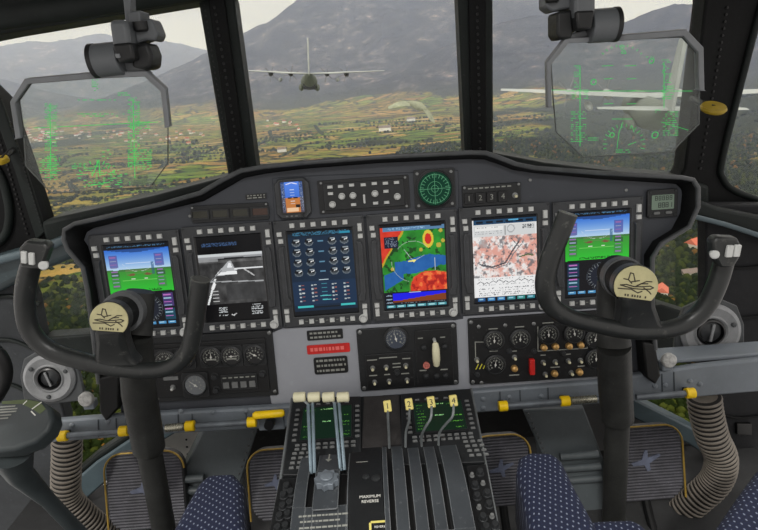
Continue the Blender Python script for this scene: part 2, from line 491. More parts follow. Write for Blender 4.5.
# bare mountain rock and heather high up
rk = nt.add('ShaderNodeTexNoise', i_Scale=.0022, i_Detail=12.0, i_Roughness=.76); nt.link(P, rk.inputs['Vector'])
rk2 = nt.add('ShaderNodeTexNoise', i_Scale=.011, i_Detail=8.0, i_Roughness=.7); nt.link(P, rk2.inputs['Vector'])
rkm = nt.math('ADD', nt.math('MULTIPLY', rk.outputs[0], .5), nt.math('MULTIPLY', rk2.outputs[0], .5))
mcol = nt.ramp(rkm, [(.38, lin((3, 5, 8))), (.45, lin((14, 16, 20))), (.52, lin((44, 44, 46))), (.58, lin((96, 88, 88))), (.66, lin((210, 180, 168)))])
col = nt.mix(nt.ramp(nt.math('MULTIPLY', ra.outputs['Fac'], .002, clamp=True), [(.10, (0, 0, 0)), (.3, (1, 1, 1))]), col, mcol)
nt.link(col, b.inputs['Base Color']); b.inputs['Roughness'].default_value = 1; b.inputs['Specular IOR Level'].default_value = 0
bp = nt.add('ShaderNodeBump', i_Strength=.9, i_Distance=40.0); nt.link(rkm, bp.inputs['Height'])
nt.link(bp.outputs[0], b.inputs['Normal'])
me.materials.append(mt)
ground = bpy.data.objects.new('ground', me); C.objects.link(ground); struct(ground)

def hit_ground(px, py):
    d = ray(px, py); t = np.exp(np.linspace(math.log(150), math.log(14000), 900)); 
    x = d.x*t; y = d.y*t; z = CAM.z + d.z*t
    k = np.nonzero(z < height(x, y))[0]
    if not len(k): return None
    k = k[0]; return Vector((x[k], y[k], float(height(x[k], y[k]))))

# haze: a real volume of thin mist filling the valley from 250 m outwards
mt = bpy.data.materials.new('mist'); mt.use_nodes = True; nt = NT(mt); nt.n.clear()
vs = nt.add('ShaderNodeVolumeScatter'); vs.inputs['Color'].default_value = (.70, .76, 1, 1); vs.inputs['Density'].default_value = 1.12e-4; vs.inputs['Anisotropy'].default_value = 0.1
o = nt.add('ShaderNodeOutputMaterial'); nt.link(vs.outputs[0], o.inputs['Volume'])
hz = part('valley_haze', MB().box((0, 8300, 350), (36000, 16000, 1700)), mt, smooth=False)
hz['kind'] = 'stuff'; tag(hz, 'pale mist hanging over the valley and the mountains', 'haze')

# trees: far too many to count
tr = []
mbt = MB()
ico_v = []; 
def treeblob(mb, x, y, z, s, hgt):
    n = 6; a0 = random.random()*6
    vs = [(x, y, z+hgt)]
    for lv, (rr_, zz) in enumerate(((.62, .78), (1, .42), (.72, .08))):
        for k in range(n):
            a = a0 + 2*math.pi*(k+.5*lv)/n; j = random.uniform(.8, 1.15)
            vs.append((x+math.cos(a)*s*rr_*j, y+math.sin(a)*s*rr_*j, z+zz*hgt))
    fs = [(0, 1+k, 1+(k+1) % n) for k in range(n)]
    for lv in range(2):
        for k in range(n):
            k2 = (k+1) % n; b_ = 1+lv*n; c_ = b_+n
            fs.append((b_+k, c_+k, c_+k2, b_+k2))
    mb.add(vs, fs)
T_ = [MB(), MB(), MB()]
cx = []; N_T = 42000
ra_ = rng.uniform(R(-46), R(50), N_T*5); rd = 260*np.exp(rng.rand(N_T*5)*math.log(1700/260))
tx = rd*np.sin(ra_); ty = rd*np.cos(ra_); wq = woods(tx, ty); tz = height(tx, ty)
ok = (wq + rng.normal(0, .012, len(wq)) > .555) | (rng.rand(len(wq)) < .003)
tx, ty, tz, rd = tx[ok][:N_T], ty[ok][:N_T], tz[ok][:N_T], rd[ok][:N_T]
for x_, y_, z_, d_ in zip(tx, ty, tz, rd):
    s_ = random.uniform(1.5, 3.6)*(1 + d_/3500)
    treeblob(T_[random.choices((0, 1, 2), (7, 3, .35))[0]], x_, y_, z_-1, s_, s_*random.uniform(1.4, 2.4))
# hedgerows and tree lines between the fields
for _ in range(460):
    a0 = random.uniform(R(-46), R(44)); d0 = 430*math.exp(random.random()*math.log(2700/430)); x0, y0 = d0*math.sin(a0), d0*math.cos(a0)
    hd = random.gauss(.12, .22)+(0 if random.random() < .78 else 1.4); L_ = random.uniform(60, 260)*(.6+d0/2500); n_ = int(L_/(7+d0/300))
    xs = np.array([x0+math.cos(hd)*L_*k/n_+random.gauss(0, 2.5) for k in range(n_)]); ys = np.array([y0+math.sin(hd)*L_*k/n_+random.gauss(0, 2.5) for k in range(n_)])
    zs = height(xs, ys)
    for x_, y_, z_ in zip(xs, ys, zs):
        if z_ > GZ+70 or random.random() < .12: continue
        s_ = random.uniform(1.8, 4.2)*(1+d0/2600); treeblob(T_[0 if random.random() < .7 else 1], x_, y_, z_-1, s_, s_*random.uniform(1.1, 1.7))
for k, (nm, cc) in enumerate((('dark_green_trees', (26, 34, 14)), ('olive_trees', (52, 58, 22)), ('autumn_trees', (104, 74, 32)))):
    o = part(nm, T_[k], paint(nm, cc, .95, wear=.45, scale=.08, bump=0, spec=0), ang=80)
    o['kind'] = 'stuff'; tag(o, ('dark green forest trees in the valley', 'olive green trees mixed into the woods', 'orange autumn trees among the woods')[k], 'trees')

# houses of the village and farms
wallm = [plain('render_'+str(i), c, .9) for i, c in enumerate([(206, 198, 184), (188, 172, 150), (222, 220, 214)])]
roofm = [plain('tile_'+str(i), c, .9) for i, c in enumerate([(176, 84, 58), (198, 104, 76), (150, 74, 56), (120, 104, 96)])]
def house(x, y, z, L, W, H, rz, wm, rm, label, group, cat='house'):
    M = Matrix.Translation((x, y, z)) @ Matrix.Rotation(rz, 4, 'Z')
    h_ = part('house', MB().box((0, 0, H/2-1), (L, W, H+2)), wm, smooth=False); h_.matrix_world = M
    tag(h_, label, cat, group)
    rf = MB(); e = .6
    rf.add([(-L/2-e, -W/2-e, H-.2), (L/2+e, -W/2-e, H-.2), (L/2+e, W/2+e, H-.2), (-L/2-e, W/2+e, H-.2), (-L/2-e, 0, H+W*.42), (L/2+e, 0, H+W*.42)],
           [(3, 2, 1, 0), (0, 1, 5, 4), (2, 3, 4, 5), (1, 2, 5), (3, 0, 4)])
    part('roof', rf, rm, h_, smooth=False)
    return h_
vill = []; placed = []
for k in range(46): vill.append((random.gauss(38, 14), random.gauss(137, 3.0), 'village houses at the left of the valley'))
for k in range(38): vill.append((random.uniform(75, 205), random.gauss(135, 4.0), 'village houses along the valley road'))
for k in range(12): vill.append((random.uniform(258, 300), random.gauss(126, 2.0), 'farmhouses below the mountain'))
txt_ = {'village houses at the left of the valley': 'small pale house with tiled roof in the village seen through the left glass',
        'village houses along the valley road': 'small pale house along the valley road beyond the left combiner glass',
        'farmhouses below the mountain': 'tiny farmhouse below the big mountain in the centre window'}
for x_, y_, g in vill:
    p = hit_ground(x_, y_)
    if p is None: continue
    s_ = random.uniform(.8, 1.35)*max(1, p.length/3200)
    if any((p-q_).length < 22*s_ for q_ in placed): continue
    placed.append(p)
    house(p.x, p.y, p.z, 14*s_, 9*s_, 6*s_, random.uniform(0, 3.1), random.choice(wallm), random.choice(roofm), txt_[g], g)
for (x_, y_, L, W, H, rz, rm, wm, lab) in [
    (697, 247, 26, 13, 6, .5, 1, 0, 'red-roofed farmhouse in the trees, upper one in the right side window'),
    (690, 276, 18, 8, 4, .1, 3, 0, 'long pale shed between the two red-roofed houses at right'),
    (661, 296, 14, 10, 6, 1.1, 1, 2, 'red-roofed white cottage beside the right cowl edge'),
    (411, 121, 34, 16, 10, .2, 3, 2, 'white barn under the bird in the centre window'),
    (385, 131, 46, 20, 12, 0, 3, 2, 'bright white warehouse standing alone in the centre fields'),
    (282, 152, 26, 14, 9, .4, 3, 2, 'small white farmhouse low at the left of the centre window')]:
    p = hit_ground(x_, y_)
    if p is None: continue
    house(p.x, p.y, p.z, L, W, H, rz, wallm[wm], roofm[rm], lab, None)

# ------------------------------------------------------------------ aircraft
def hexc(name, rgb): return paint(name, rgb, .6, wear=.12, scale=.6, bump=0)
ac_grey = hexc('aircraft_grey', (158, 160, 156)); ac_mid = hexc('aircraft_mid_grey', (98, 102, 92)); ac_prop = hexc('propeller_grey', (120, 120, 124)); ac_dark = hexc('aircraft_dark', (44, 46, 46)); ac_green = hexc('aircraft_olive', (92, 98, 84))
def wingmesh(span, rc, tc_, th, sweep, dih, y0):
    mb = MB()
    for sgn in (-1, 1):
        sec = []
        for k, (fx, ch) in enumerate(((0, rc), (.45, rc*.96), (1, tc_))):
            x = sgn*span/2*fx; yo = y0 - sweep*fx; z = dih*fx
            t = th*ch/rc
            sec.append([(x, yo+ch*.5, z), (x, yo+ch*.3, z+t*.5), (x, yo-ch*.1, z+t*.45), (x, yo-ch*.5, z), (x, yo-ch*.1, z-t*.4), (x, yo+ch*.3, z-t*.45)])
        k0 = len(mb.v); mb.v += [p for s_ in sec for p in s_]
        for j in range(2):
            for i in range(6):
                q = (k0+j*6+i, k0+j*6+(i+1) % 6, k0+(j+1)*6+(i+1) % 6, k0+(j+1)*6+i); mb.f.append(q if sgn < 0 else q[::-1])
        mb.f.append(tuple(k0+12+i for i in range(6)))
    return mb
def transport(label, M, bodymat, wingmat, open_ramp):
    t = thing('transport_aircraft', label, 'aircraft', M)
    fu = MB(); st = [(14.6, .3, -.6), (13.8, 1.1, -.5), (12.4, 1.75, -.2), (10, 2.15, 0), (-1, 2.15, 0), (-5, 2.0, .3), (-9, 1.45, .9), (-12.5, .8, 1.5), (-14.6, .2, 1.9)]
    n = 20; vs = []; fs = []
    for y, r_, z in st:
        for i in range(n):
            a = 2*math.pi*i/n; vs.append((r_*math.cos(a), y, z + r_*math.sin(a)*(1 if math.sin(a) > 0 else .95)))
    for j in range(len(st)-1):
        for i in range(n): fs.append((j*n+i, j*n+(i+1) % n, (j+1)*n+(i+1) % n, (j+1)*n+i))
    fs += [tuple(range(n))[::-1], tuple((len(st)-1)*n+i for i in range(n))]
    fu.add(vs, fs); part('fuselage', fu, bodymat, t, ang=60)
    part('wing', wingmesh(40.4, 4.9, 2.3, .5, .3, .9, 2.5).xf(Matrix.Translation((0, 0, 2.0))), wingmat, t, ang=60)
    part('tailplane', wingmesh(16, 3.6, 1.7, .24, .6, .1, -12.3).xf(Matrix.Translation((0, 0, 2.2))), wingmat, t, ang=60)
    fin = MB(); T = lambda x, y, z: Vector((z, x, y))
    fin.prism([(-8.0, 2.0), (-14.4, 2.0), (-15.0, 9.6), (-14.3, 10.2), (-12.6, 9.8), (-10.4, 4.2)], -.22, .22, T)
    part('tail_fin', fin, wingmat, t, bevel=.1)
    sp = MB()
    for sx in (-1, 1): sp.sphere((sx*2.1, 1, -1.4), 1, 12, 8, (.7, 5.0, .9))
    part('wheel_fairing', sp, bodymat, t)
    for x in (-10.2, -4.9, 4.9, 10.2):
        e = MB(); e.lathe([(.25, 0), (.55, .3), (.62, 2), (.6, 4), (.3, 5.6)], 14, (x, 8.0, 1.95), (0, -1, 0)); nac = part('engine', e, ac_grey if not open_ramp else ac_dark, t)
        pr = MB()
        for k in range(6):
            a = k*math.pi/3+.3; pr.box((x+math.cos(a)*1.15, 8.1, 1.95+math.sin(a)*1.15), (2.1, .05, .15), Matrix.Rotation(-a, 3, 'Y'))
        part('propeller', pr, ac_prop, nac)
    for x in (-7.6, 7.6):
        part('fuel_tank', MB().sphere((x, 3, .55), 1, 12, 8, (.55, 3.6, .55)), ac_grey, t)
    if open_ramp:
        part('cargo_ramp', MB().prism([(-1.5, -1.7), (1.5, -1.7), (1.65, .6), (1.2, 1.3), (-1.2, 1.3), (-1.65, .6)], 0, .4, lambda x, y, z: Vector((x, -6.5-z, y))), ac_dark, t, bevel=.1)
    return t
d = ray(309, 76); p = CAM + d*(158/d.length)
yaw = math.atan2(-d.x, d.y)
transport('distant four-engined transport aircraft flying ahead in the centre window', Matrix.Translation(p) @ Matrix.Rotation(yaw, 4, 'Z') @ Matrix.Rotation(R(4.0), 4, 'Y') @ Matrix.Rotation(R(1), 4, 'X') @ Matrix.Translation((0, 0, -1.5)), ac_green, ac_grey, True)
d = ray(650, 98); p = CAM + d*(80/d.y); yaw = math.atan2(-d.x, d.y)
transport('large pale transport aircraft flying close behind the right combiner glass', Matrix.Translation(p) @ Matrix.Rotation(yaw + R(10), 4, 'Z') @ Matrix.Rotation(R(3.2), 4, 'Y') @ Matrix.Rotation(R(3.5), 4, 'X') @ Matrix.Translation((0, 0, -2.0)), ac_mid, ac_grey, False)
# bird gliding ahead of the nose
bird_m = paint('bird_feathers', (140, 142, 120), .8, wear=.3, scale=9, bump=0); bird_d = paint('bird_underwing', (92, 96, 74), .8, wear=.3, scale=9, bump=0)
Yb = 14.0
def bp3(x, y, dy=0): return at(x, y, Yb+dy)
bd = MB(); k = [(407, 102, .012), (411, 103, .05), (416, 105, .085), (421, 107, .085), (425, 109, .05), (427, 110, .02)]
bd.tube([bp3(a, b) for a, b, _ in k], [q*1.15 for *_, q in k], 12)
brd = part('bird', bd, bird_m); tag(brd, 'greenish bird gliding with drooped wings in the centre window', 'bird')
def wing(pts_front, pts_back, m_):
    mb = MB(); n = len(pts_front); vs = []
    for i in range(n):
        a = bp3(*pts_front[i], .12); b_ = bp3(*pts_back[i], -.12); md = (a+b_)/2
        vs += [a, md+Vector((0, 0, .05)), b_, md-Vector((0, 0, .015))]
    fs = []
    for i in range(n-1):
        for k in range(4): fs.append((i*4+k, i*4+(k+1) % 4, i*4+4+(k+1) % 4, i*4+4+k))
    fs += [(0, 1, 2, 3), tuple(n*4-4+q for q in (3, 2, 1, 0))]
    mb.add(vs, fs); return mb
part('wing', wing([(410, 103), (404, 100), (397, 102), (388, 108)], [(410.5, 105.5), (403, 106), (396, 107), (388.4, 109.3)], bird_m), bird_m, brd)
part('wing', wing([(424, 107), (429, 110), (433, 117), (435, 122)], [(423, 110), (426, 114), (430, 120), (434, 123)], bird_m), bird_m, brd)
# ================================================================== cockpit shell
frame_m = paint('frame_green_black', (25, 30, 29), .55, wear=.35, scale=9, edge=.7, bump=.2, spec=.2)
frame_dk = paint('frame_black', (13, 14, 15), .6, wear=.35, scale=12, bump=.25, spec=.15)
beam_m = paint('beam_blue_grey', (72, 86, 92), .45, wear=.2, scale=7, bump=.12, edge=.5)
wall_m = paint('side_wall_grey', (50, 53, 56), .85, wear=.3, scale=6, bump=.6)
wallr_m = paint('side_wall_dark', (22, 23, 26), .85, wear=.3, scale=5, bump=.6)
rivet_m = plain('rivet_steel', (90, 92, 92), .4, .6)
rivet_d = plain('rivet_dark', (20, 20, 21), .4, .3)
WY = 1.62
def slab(poly, y0, depth, T=None):
    "prism through picture points on the vertical plane y=y0, going back by depth"
    pts = [at(x, y, y0) for x, y in poly]
    mb = MB(); return mb.prism([(p.x, p.z) for p in pts], 0, depth, lambda x, y, z: Vector((x, y0 + z, y)))
def sunk(name, poly, y0=WY, depth=.07, mat=None, bevel=.006):
    o = part(name, slab(poly, y0, depth), mat or frame_m, None, bevel=bevel); struct(o); return o
def rivets(parent, a, b, n, y0, r=.004, mat=None, w=0):
    mb = MB()
    for i in range(n):
        t = (i+.5)/n; p = at(a[0]+(b[0]-a[0])*t, a[1]+(b[1]-a[1])*t, y0)
        mb.sphere(p, r, 8, 4, (1, .6, 1))
    part('rivet_row', mb, mat or rivet_d, parent)
# posts of the windscreen
t1 = sunk('trim_1', [(196, -12), (229, -12), (234, 0), (257, 172), (262, 190), (226, 196), (228, 176), (198, 0)])
part('inner_strip', slab([(206, -12), (223, -12), (247, 172), (249, 182), (236, 184), (233, 172)], WY-.012, .012), frame_dk, t1, bevel=.003)
rivets(t1, (214, 4), (242, 172), 24, WY-.013); rivets(t1, (204, 2), (231, 172), 30, WY-.001, .0025)
t2 = sunk('trim_2', [(457, -12), (492, -12), (493, 0), (493.5, 154), (494, 176), (464, 176), (465, 155), (458, 0)])
part('inner_strip', slab([(468, -12), (486, -12), (487, 154), (487, 170), (473, 170), (472, 154)], WY-.012, .012), frame_dk, t2, bevel=.003)
rivets(t2, (477, 4), (480, 152), 22, WY-.013)
t3 = sunk('trim_3', [(706, -12), (765, -12), (757, 20), (721, 167), (723, 182), (735, 193), (765, 204), (790, 220), (790, 260), (700, 214), (680, 178), (685, 168), (706, 0)], mat=frame_dk)
rivets(t3, (728, 4), (700, 172), 24, WY-.003)
part('window_seal', MB().tube([at(q.x, q.y, WY-.004) for q in spline([(766, -8, 0), (757, 22, 0), (738, 96, 0), (722, 162, 0), (723, 178, 0), (734, 190, 0), (765, 202, 0), (790, 212, 0)], 6)], .009), frame_m, t3)
t4 = sunk('trim_4', [(-40, 60), (0, 99), (24, 166), (44, 226), (50, 250), (10, 262), (-40, 270), (-60, 220), (-60, 60)], mat=frame_dk)
part('post_face', slab([(0, 99), (24, 166), (45, 232), (36, 240), (14, 170), (-8, 108)], WY-.012, .012), frame_m, t4, bevel=.003)
rivets(t4, (-4, 128), (28, 236), 22, WY-.003); rivets(t4, (10, 120), (42, 228), 26, WY-.013, .003)
# quarter window seal at the far left
part('window_seal', MB().tube([at(q.x, q.y, WY-.004) for q in spline([(-30, 150, 0), (-4, 168, 0), (8, 200, 0), (8, 228, 0), (-4, 244, 0), (-30, 250, 0)], 6)], .012), frame_m, t4)
t5 = sunk('trim_5', [(-60, -40), (205, -40), (205, 1), (198, 1), (0, 34), (-60, 46)], y0=WY-.03, depth=.12, bevel=.012)
part('upper_pipe', MB().tube([at(-40, 22, WY-.06), at(0, 16, WY-.06), at(100, 2, WY-.06), at(205, -14, WY-.06)], .032, 20), frame_m, t5)
t6 = sunk('trim_6', [(440, -40), (790, -40), (790, -14), (440, -6)], y0=WY-.03, depth=.12)
t6b = sunk('trim_7', [(205, -40), (460, -40), (460, -8), (205, -8)], y0=WY-.03, depth=.12)
# sills under the windscreen
s1 = sunk('trim_8', [(40, 222), (60, 217), (150, 197), (229, 176), (262, 168), (262, 210), (200, 222), (60, 250), (44, 240)], y0=WY-.02, depth=.12, bevel=.012)
s2 = sunk('trim_9', [(488, 152), (546, 163), (620, 172), (684, 177), (710, 186), (710, 216), (488, 190)], y0=WY-.02, depth=.12, bevel=.01)
s3 = sunk('trim_10', [(250, 170), (470, 155.5), (470, 178), (250, 190)], y0=WY-.02, depth=.12)
# side beams below the windscreen (blue-green grey), left and right
b1 = sunk('trim_11', [(-40, 268), (0, 256), (40, 246), (80, 228), (100, 226), (100, 250), (82, 256), (30, 276), (0, 292), (-40, 306)], y0=WY-.10, depth=.09, mat=paint('beam_dark_blue', (54, 66, 70), .4, wear=.25, scale=7), bevel=.02)
part('beam_edge', MB().tube([at(-40, 272, WY-.12), at(0, 260, WY-.12), at(40, 250, WY-.12), at(74, 236, WY-.12)], .012), beam_m, b1)
b2 = sunk('trim_12', [(690, 196), (720, 208), (790, 222), (790, 250), (758, 238), (696, 216), (680, 212)], y0=WY-.10, depth=.09, mat=frame_m, bevel=.01)
part('beam_edge', MB().tube([at(692, 216, WY-.12), at(724, 224, WY-.12), at(758, 235, WY-.12), at(790, 246, WY-.12)], .007), beam_m, b2)
# windscreen panes
glass_m = glassmat('windscreen_glass', (250, 252, 250), .012)
for k, poly in enumerate([[(0, 34), (198, 1), (228, 176), (43, 232), (0, 99)], [(234, -8), (458, -8), (465, 156), (257, 170)],
                          [(493, -8), (706, -8), (685, 178), (494, 154)], [(757, -8), (790, -8), (790, 214), (735, 193), (721, 167)],
                          [(28, 262), (86, 250), (96, 352), (40, 352), (26, 300)], [(650, 232), (690, 215), (730, 222), (712, 330), (650, 312)]]):
    cx_ = sum(p[0] for p in poly)/len(poly); cy_ = sum(p[1] for p in poly)/len(poly)
    o = part('window_%d' % (k+1), slab([(cx_+(x-cx_)*1.015, cy_+(y-cy_)*1.015) for x, y in poly], WY+.03, .008), glass_m, None, smooth=False); struct(o)
# lower side window frames and walls
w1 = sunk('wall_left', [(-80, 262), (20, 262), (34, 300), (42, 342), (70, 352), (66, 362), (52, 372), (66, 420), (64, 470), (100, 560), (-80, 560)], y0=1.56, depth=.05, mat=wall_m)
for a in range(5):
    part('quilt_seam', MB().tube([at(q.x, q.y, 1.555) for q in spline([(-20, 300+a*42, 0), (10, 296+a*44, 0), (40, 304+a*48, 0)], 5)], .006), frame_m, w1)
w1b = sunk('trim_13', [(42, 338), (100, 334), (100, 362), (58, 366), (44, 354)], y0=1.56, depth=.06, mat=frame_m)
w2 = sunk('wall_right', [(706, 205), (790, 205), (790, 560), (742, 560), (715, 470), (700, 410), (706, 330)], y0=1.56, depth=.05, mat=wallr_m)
for a in range(5):
    part('quilt_seam', MB().tube([at(q.x, q.y, 1.555) for q in spline([(716, 262+a*50, 0), (740, 268+a*50, 0), (790, 262+a*50, 0)], 5)], .005), frame_dk, w2)
part('wall_socket', MB().add(*(lambda m_: (m_.v, m_.f))(slab([(737, 424), (752, 424), (752, 435), (737, 435)], 1.55, .012))), plain('socket_black', (8, 8, 8), .5), w2, bevel=.002)
w2b = sunk('trim_14', [(646, 308), (662, 305), (700, 317), (712, 322), (712, 366), (646, 350)], y0=1.57, depth=.06, mat=frame_m)
# lower frames crossing behind the rudder pedals
w3 = sunk('trim_15', [(52, 500), (96, 462), (132, 438), (176, 420), (178, 432), (140, 455), (108, 480), (60, 522)], y0=1.50, depth=.06, mat=beam_m)
w3c = sunk('trim_16', [(52, 492), (96, 455), (132, 431), (176, 413), (176, 420), (132, 438), (96, 462), (52, 500)], y0=1.505, depth=.05, mat=frame_m)
w3b = sunk('trim_17', [(628, 396), (640, 402), (692, 428), (712, 440), (716, 462), (688, 444), (628, 416)], y0=1.50, depth=.06, mat=beam_m)
# low bulkheads, dark, ahead of the pedals
bulk = paint('bulkhead_grey', (214, 212, 206), .8, wear=.2, scale=5, bump=.4)
bulk_d = paint('bulkhead_dark', (38, 38, 38), .85, wear=.3, scale=5)
wf_ = struct(part('wall_front', slab([(140, 445), (180, 420), (200, 400), (600, 385), (640, 398), (660, 415), (720, 450), (760, 580), (20, 600), (60, 525)], 1.72, .03), bulk_d, None, smooth=False))
pl_ = struct(part('trim_18', slab([(60, 520), (140, 455), (178, 430), (232, 418), (232, 545), (60, 560)], 1.60, .03), bulk, None, smooth=False))
pr_ = struct(part('trim_19', slab([(560, 400), (628, 400), (690, 440), (722, 470), (744, 560), (560, 560)], 1.60, .03), paint('bulkhead_mid', (92, 92, 92), .8, wear=.2, scale=5, bump=.4), None, smooth=False))
for a, b_ in (((186, 436), (190, 480)), ((200, 432), (204, 476))):
    rivets(pl_, a, b_, 6, 1.598, .004, rivet_d)
flo = struct(part('floor', MB().box((0, .2, -.02), (2.4, 3.0, .04)), paint('floor_dark', (40, 41, 42), .8, wear=.3, scale=6), None))
ceil = struct(part('ceiling', MB().box((0, .72, 1.80), (2.5, 1.9, .04)), paint('ceiling_grey', (96, 98, 96), .8), None))
# unseen lamp added under the ceiling to fill the cockpit with light
dl = thing('added_fill_lamp', 'round fill lamp, out of view, added under the ceiling to brighten the cockpit', 'added fill light', Matrix.Translation((0, .15, 1.775)))
part('fill_lamp_body', MB().lathe([(.16, 0), (.17, -.02), (.14, -.03)], 28, (0, 0, 0)), frame_m, dl)
la = bpy.data.lights.new('added_fill_light', 'AREA'); la.shape = 'DISK'; la.size = .28; la.energy = 9; la.color = (1, .98, .95)
lo = bpy.data.objects.new('added_fill_light', la); C.objects.link(lo); lo.parent = dl; lo.location = (0, 0, -.035)
# ================================================================== instrument panel
TILT = R(7.2)
PO = CAM + ray(379, 265).normalized() * 1.35
PAN = Frame(PO, (1, 0, 0), (0, math.sin(TILT), math.cos(TILT)))
panel_m = paint('panel_charcoal', (62, 65, 71), .62, wear=.12, scale=5, bump=.1)
plate_m = paint('plate_mid_grey', (152, 155, 162), .6, wear=.08, scale=5, bump=.06)
cowl_m = paint('cowl_black', (10, 11, 12), .55, wear=.35, scale=10, bump=.2, edge=.6)
bez_m = paint('bezel_grey', (54, 56, 59), .5, wear=.28, scale=22, bump=.15, edge=.9, wearc=(120, 122, 124))
blk_m = paint('instrument_black', (15, 16, 18), .5, wear=.3, scale=20, bump=.12, edge=.8, wearc=(96, 98, 100))
blk2_m = paint('instrument_black_raised', (25, 27, 29), .5, wear=.3, scale=20, bump=.12, edge=.8, wearc=(96, 98, 100))
key_m = paint('key_pale', (192, 194, 192), .5, wear=.12, scale=80, bump=0)
keyd_m = paint('key_grey', (106, 108, 108), .5, wear=.15, scale=80, bump=0)
white_m = plain('marking_white', (214, 214, 208), .6)
dimw_m = plain('marking_dim', (138, 140, 134), .6)
screw_m = paint('screw_steel', (128, 130, 130), .35, metal=.7, wear=.2, scale=60, bump=0)
screwd_m = paint('screw_black', (52, 54, 56), .4, metal=.4, wear=.3, scale=60, bump=0)
dial_m = plain('dial_black', (16, 17, 19), .35)
ivory_m = paint('ivory', (214, 210, 178), .45, wear=.12, scale=20, bump=.05)
yellow_m = paint('yellow_enamel', (240, 200, 18), .4, wear=.12, scale=30, bump=.05)
gold_m = paint('brass_cap', (196, 156, 96), .35, metal=.5, wear=.15, scale=60, bump=0)
red_m = paint('red_guard', (196, 34, 30), .45, wear=.2, scale=30, bump=.05)
SCR = screenmat()

lip = [((98, 384), (118, 378)), ((92, 330), (107, 326)), ((87, 292), (101, 290)), ((82, 268), (96, 272)), ((67, 250), (88, 246)), ((63, 240), (84, 240)), ((64, 230), (87, 232)), ((74, 224), (94, 228)),
       ((160, 204.5), (162, 211)), ((200, 193), (204, 201)), ((222, 180), (227, 188)), ((240, 171), (244, 178)), ((262, 167), (264, 174)),
       ((300, 163), (302, 169)), ((380, 157), (380, 163)), ((470, 152.5), (470, 159)), ((486, 153), (484, 159.5)), ((498, 157), (495, 163)), ((516, 164), (513, 170)), ((535, 168), (533, 173)),
       ((600, 173), (600, 179)), ((682, 177.5), (676, 184)), ((694, 180), (681, 189)), ((699, 188), (682, 194)), ((699, 207), (680, 213)), ((690, 227), (670, 232)),
       ((662, 244), (650, 248)), ((653, 258), (644, 262)), ((653, 300), (642, 300)), ((656, 350), (642, 348))]
face = [i for _, i in lip] + [(640, 396), (470, 406), (300, 414), (122, 420)]
ip = thing('instrument_panel', 'wide charcoal instrument panel under a black hood across the flight deck', 'instrument panel', PAN.mat())
fuv = [PAN.uv(*p) for p in face]
part('face_plate', MB().prism(fuv, -.012, 0), panel_m, ip, smooth=False)
# black hood: a wide lip standing out 45 mm from the face, and a slab running forward over the face
hood = MB(); LO = .045
so_, si_ = [Vector((*PAN.uv(*a, LO), LO)) for a, _ in lip], [Vector((*PAN.uv(*b_, 0), 0)) for _, b_ in lip]
def lvl(P_, n): return [Vector((p.x, p.y, n)) for p in P_]
rows = [lvl(si_, -.004), [a*.22+b_*.78 for a, b_ in zip(lvl(si_, LO*.93), lvl(so_, LO*.93))], [a*.12+b_*.88 for a, b_ in zip(lvl(si_, LO), lvl(so_, LO))], lvl(so_, LO*.9), lvl(so_, -.05)]
nn = len(lip); vs = [p for r_ in rows for p in r_]; fs = []
for j in range(len(rows)):
    j2 = (j+1) % len(rows)
    for i in range(nn-1): fs.append((j*nn+i, j*nn+i+1, j2*nn+i+1, j2*nn+i))
fs.append(tuple(j*nn for j in range(len(rows)))); fs.append(tuple(j*nn+nn-1 for j in range(len(rows)))[::-1])
hood.add(vs, fs); part('hood', hood, cowl_m, ip, ang=50)
edge = [v_*1.0 for v_ in lvl(so_, LO*.92)]
part('hood_piping', MB().tube([edge[0]] + edge[1:], .0055, 10), paint('piping_grey', (70, 72, 74), .4, wear=.3, scale=20), ip)
# pointed lower ends of the hood
for pts, nm in (([(98, 378), (118, 374), (119, 408), (106, 422), (99, 412)], 'l'), ([(643, 342), (656, 344), (661, 376), (656, 385), (646, 378)], 'r')):
    q = [PAN.uv(*p, LO) for p in pts]
    part('hood_end', MB().prism(q, .0, LO), cowl_m, ip, bevel=.005)
# lighter lower centre plate
cp = [(268, 334), (283, 328), (372, 324), (455, 320), (466, 318), (470, 404), (350, 412), (274, 416), (270, 394)]
part('centre_plate', MB().prism([PAN.uv(*p) for p in cp], 0, .003), plate_m, ip, bevel=.001)
part('lower_plate', MB().prism([PAN.uv(*p) for p in [(463, 316), (600, 308), (602, 396), (466, 404)]], 0, .0025), plate_m, ip, bevel=.001)
# coaming block carrying the standby display and selectors
def local_poly(fr, pts, n=0): return [fr.uv(x, y, n) for x, y in pts]
part('coaming_block', MB().prism(local_poly(PAN, [(272, 178), (322, 175), (420, 172), (458, 170), (459, 212), (372, 217), (322, 221), (275, 224)]), 0, .004), panel_m, ip, bevel=.002)
for x, y in ((276, 186), (314, 212), (412, 176), (454, 174), (455, 205), (190, 216), (180, 238), (530, 180), (626, 190), (268, 214), (318, 180)):
    u, v = PAN.uv(x, y); part('panel_screw', MB().lathe([(.004, 0), (.004, .0012), (.0032, .002)], 12, (u, v, .0005)), screw_m, ip)

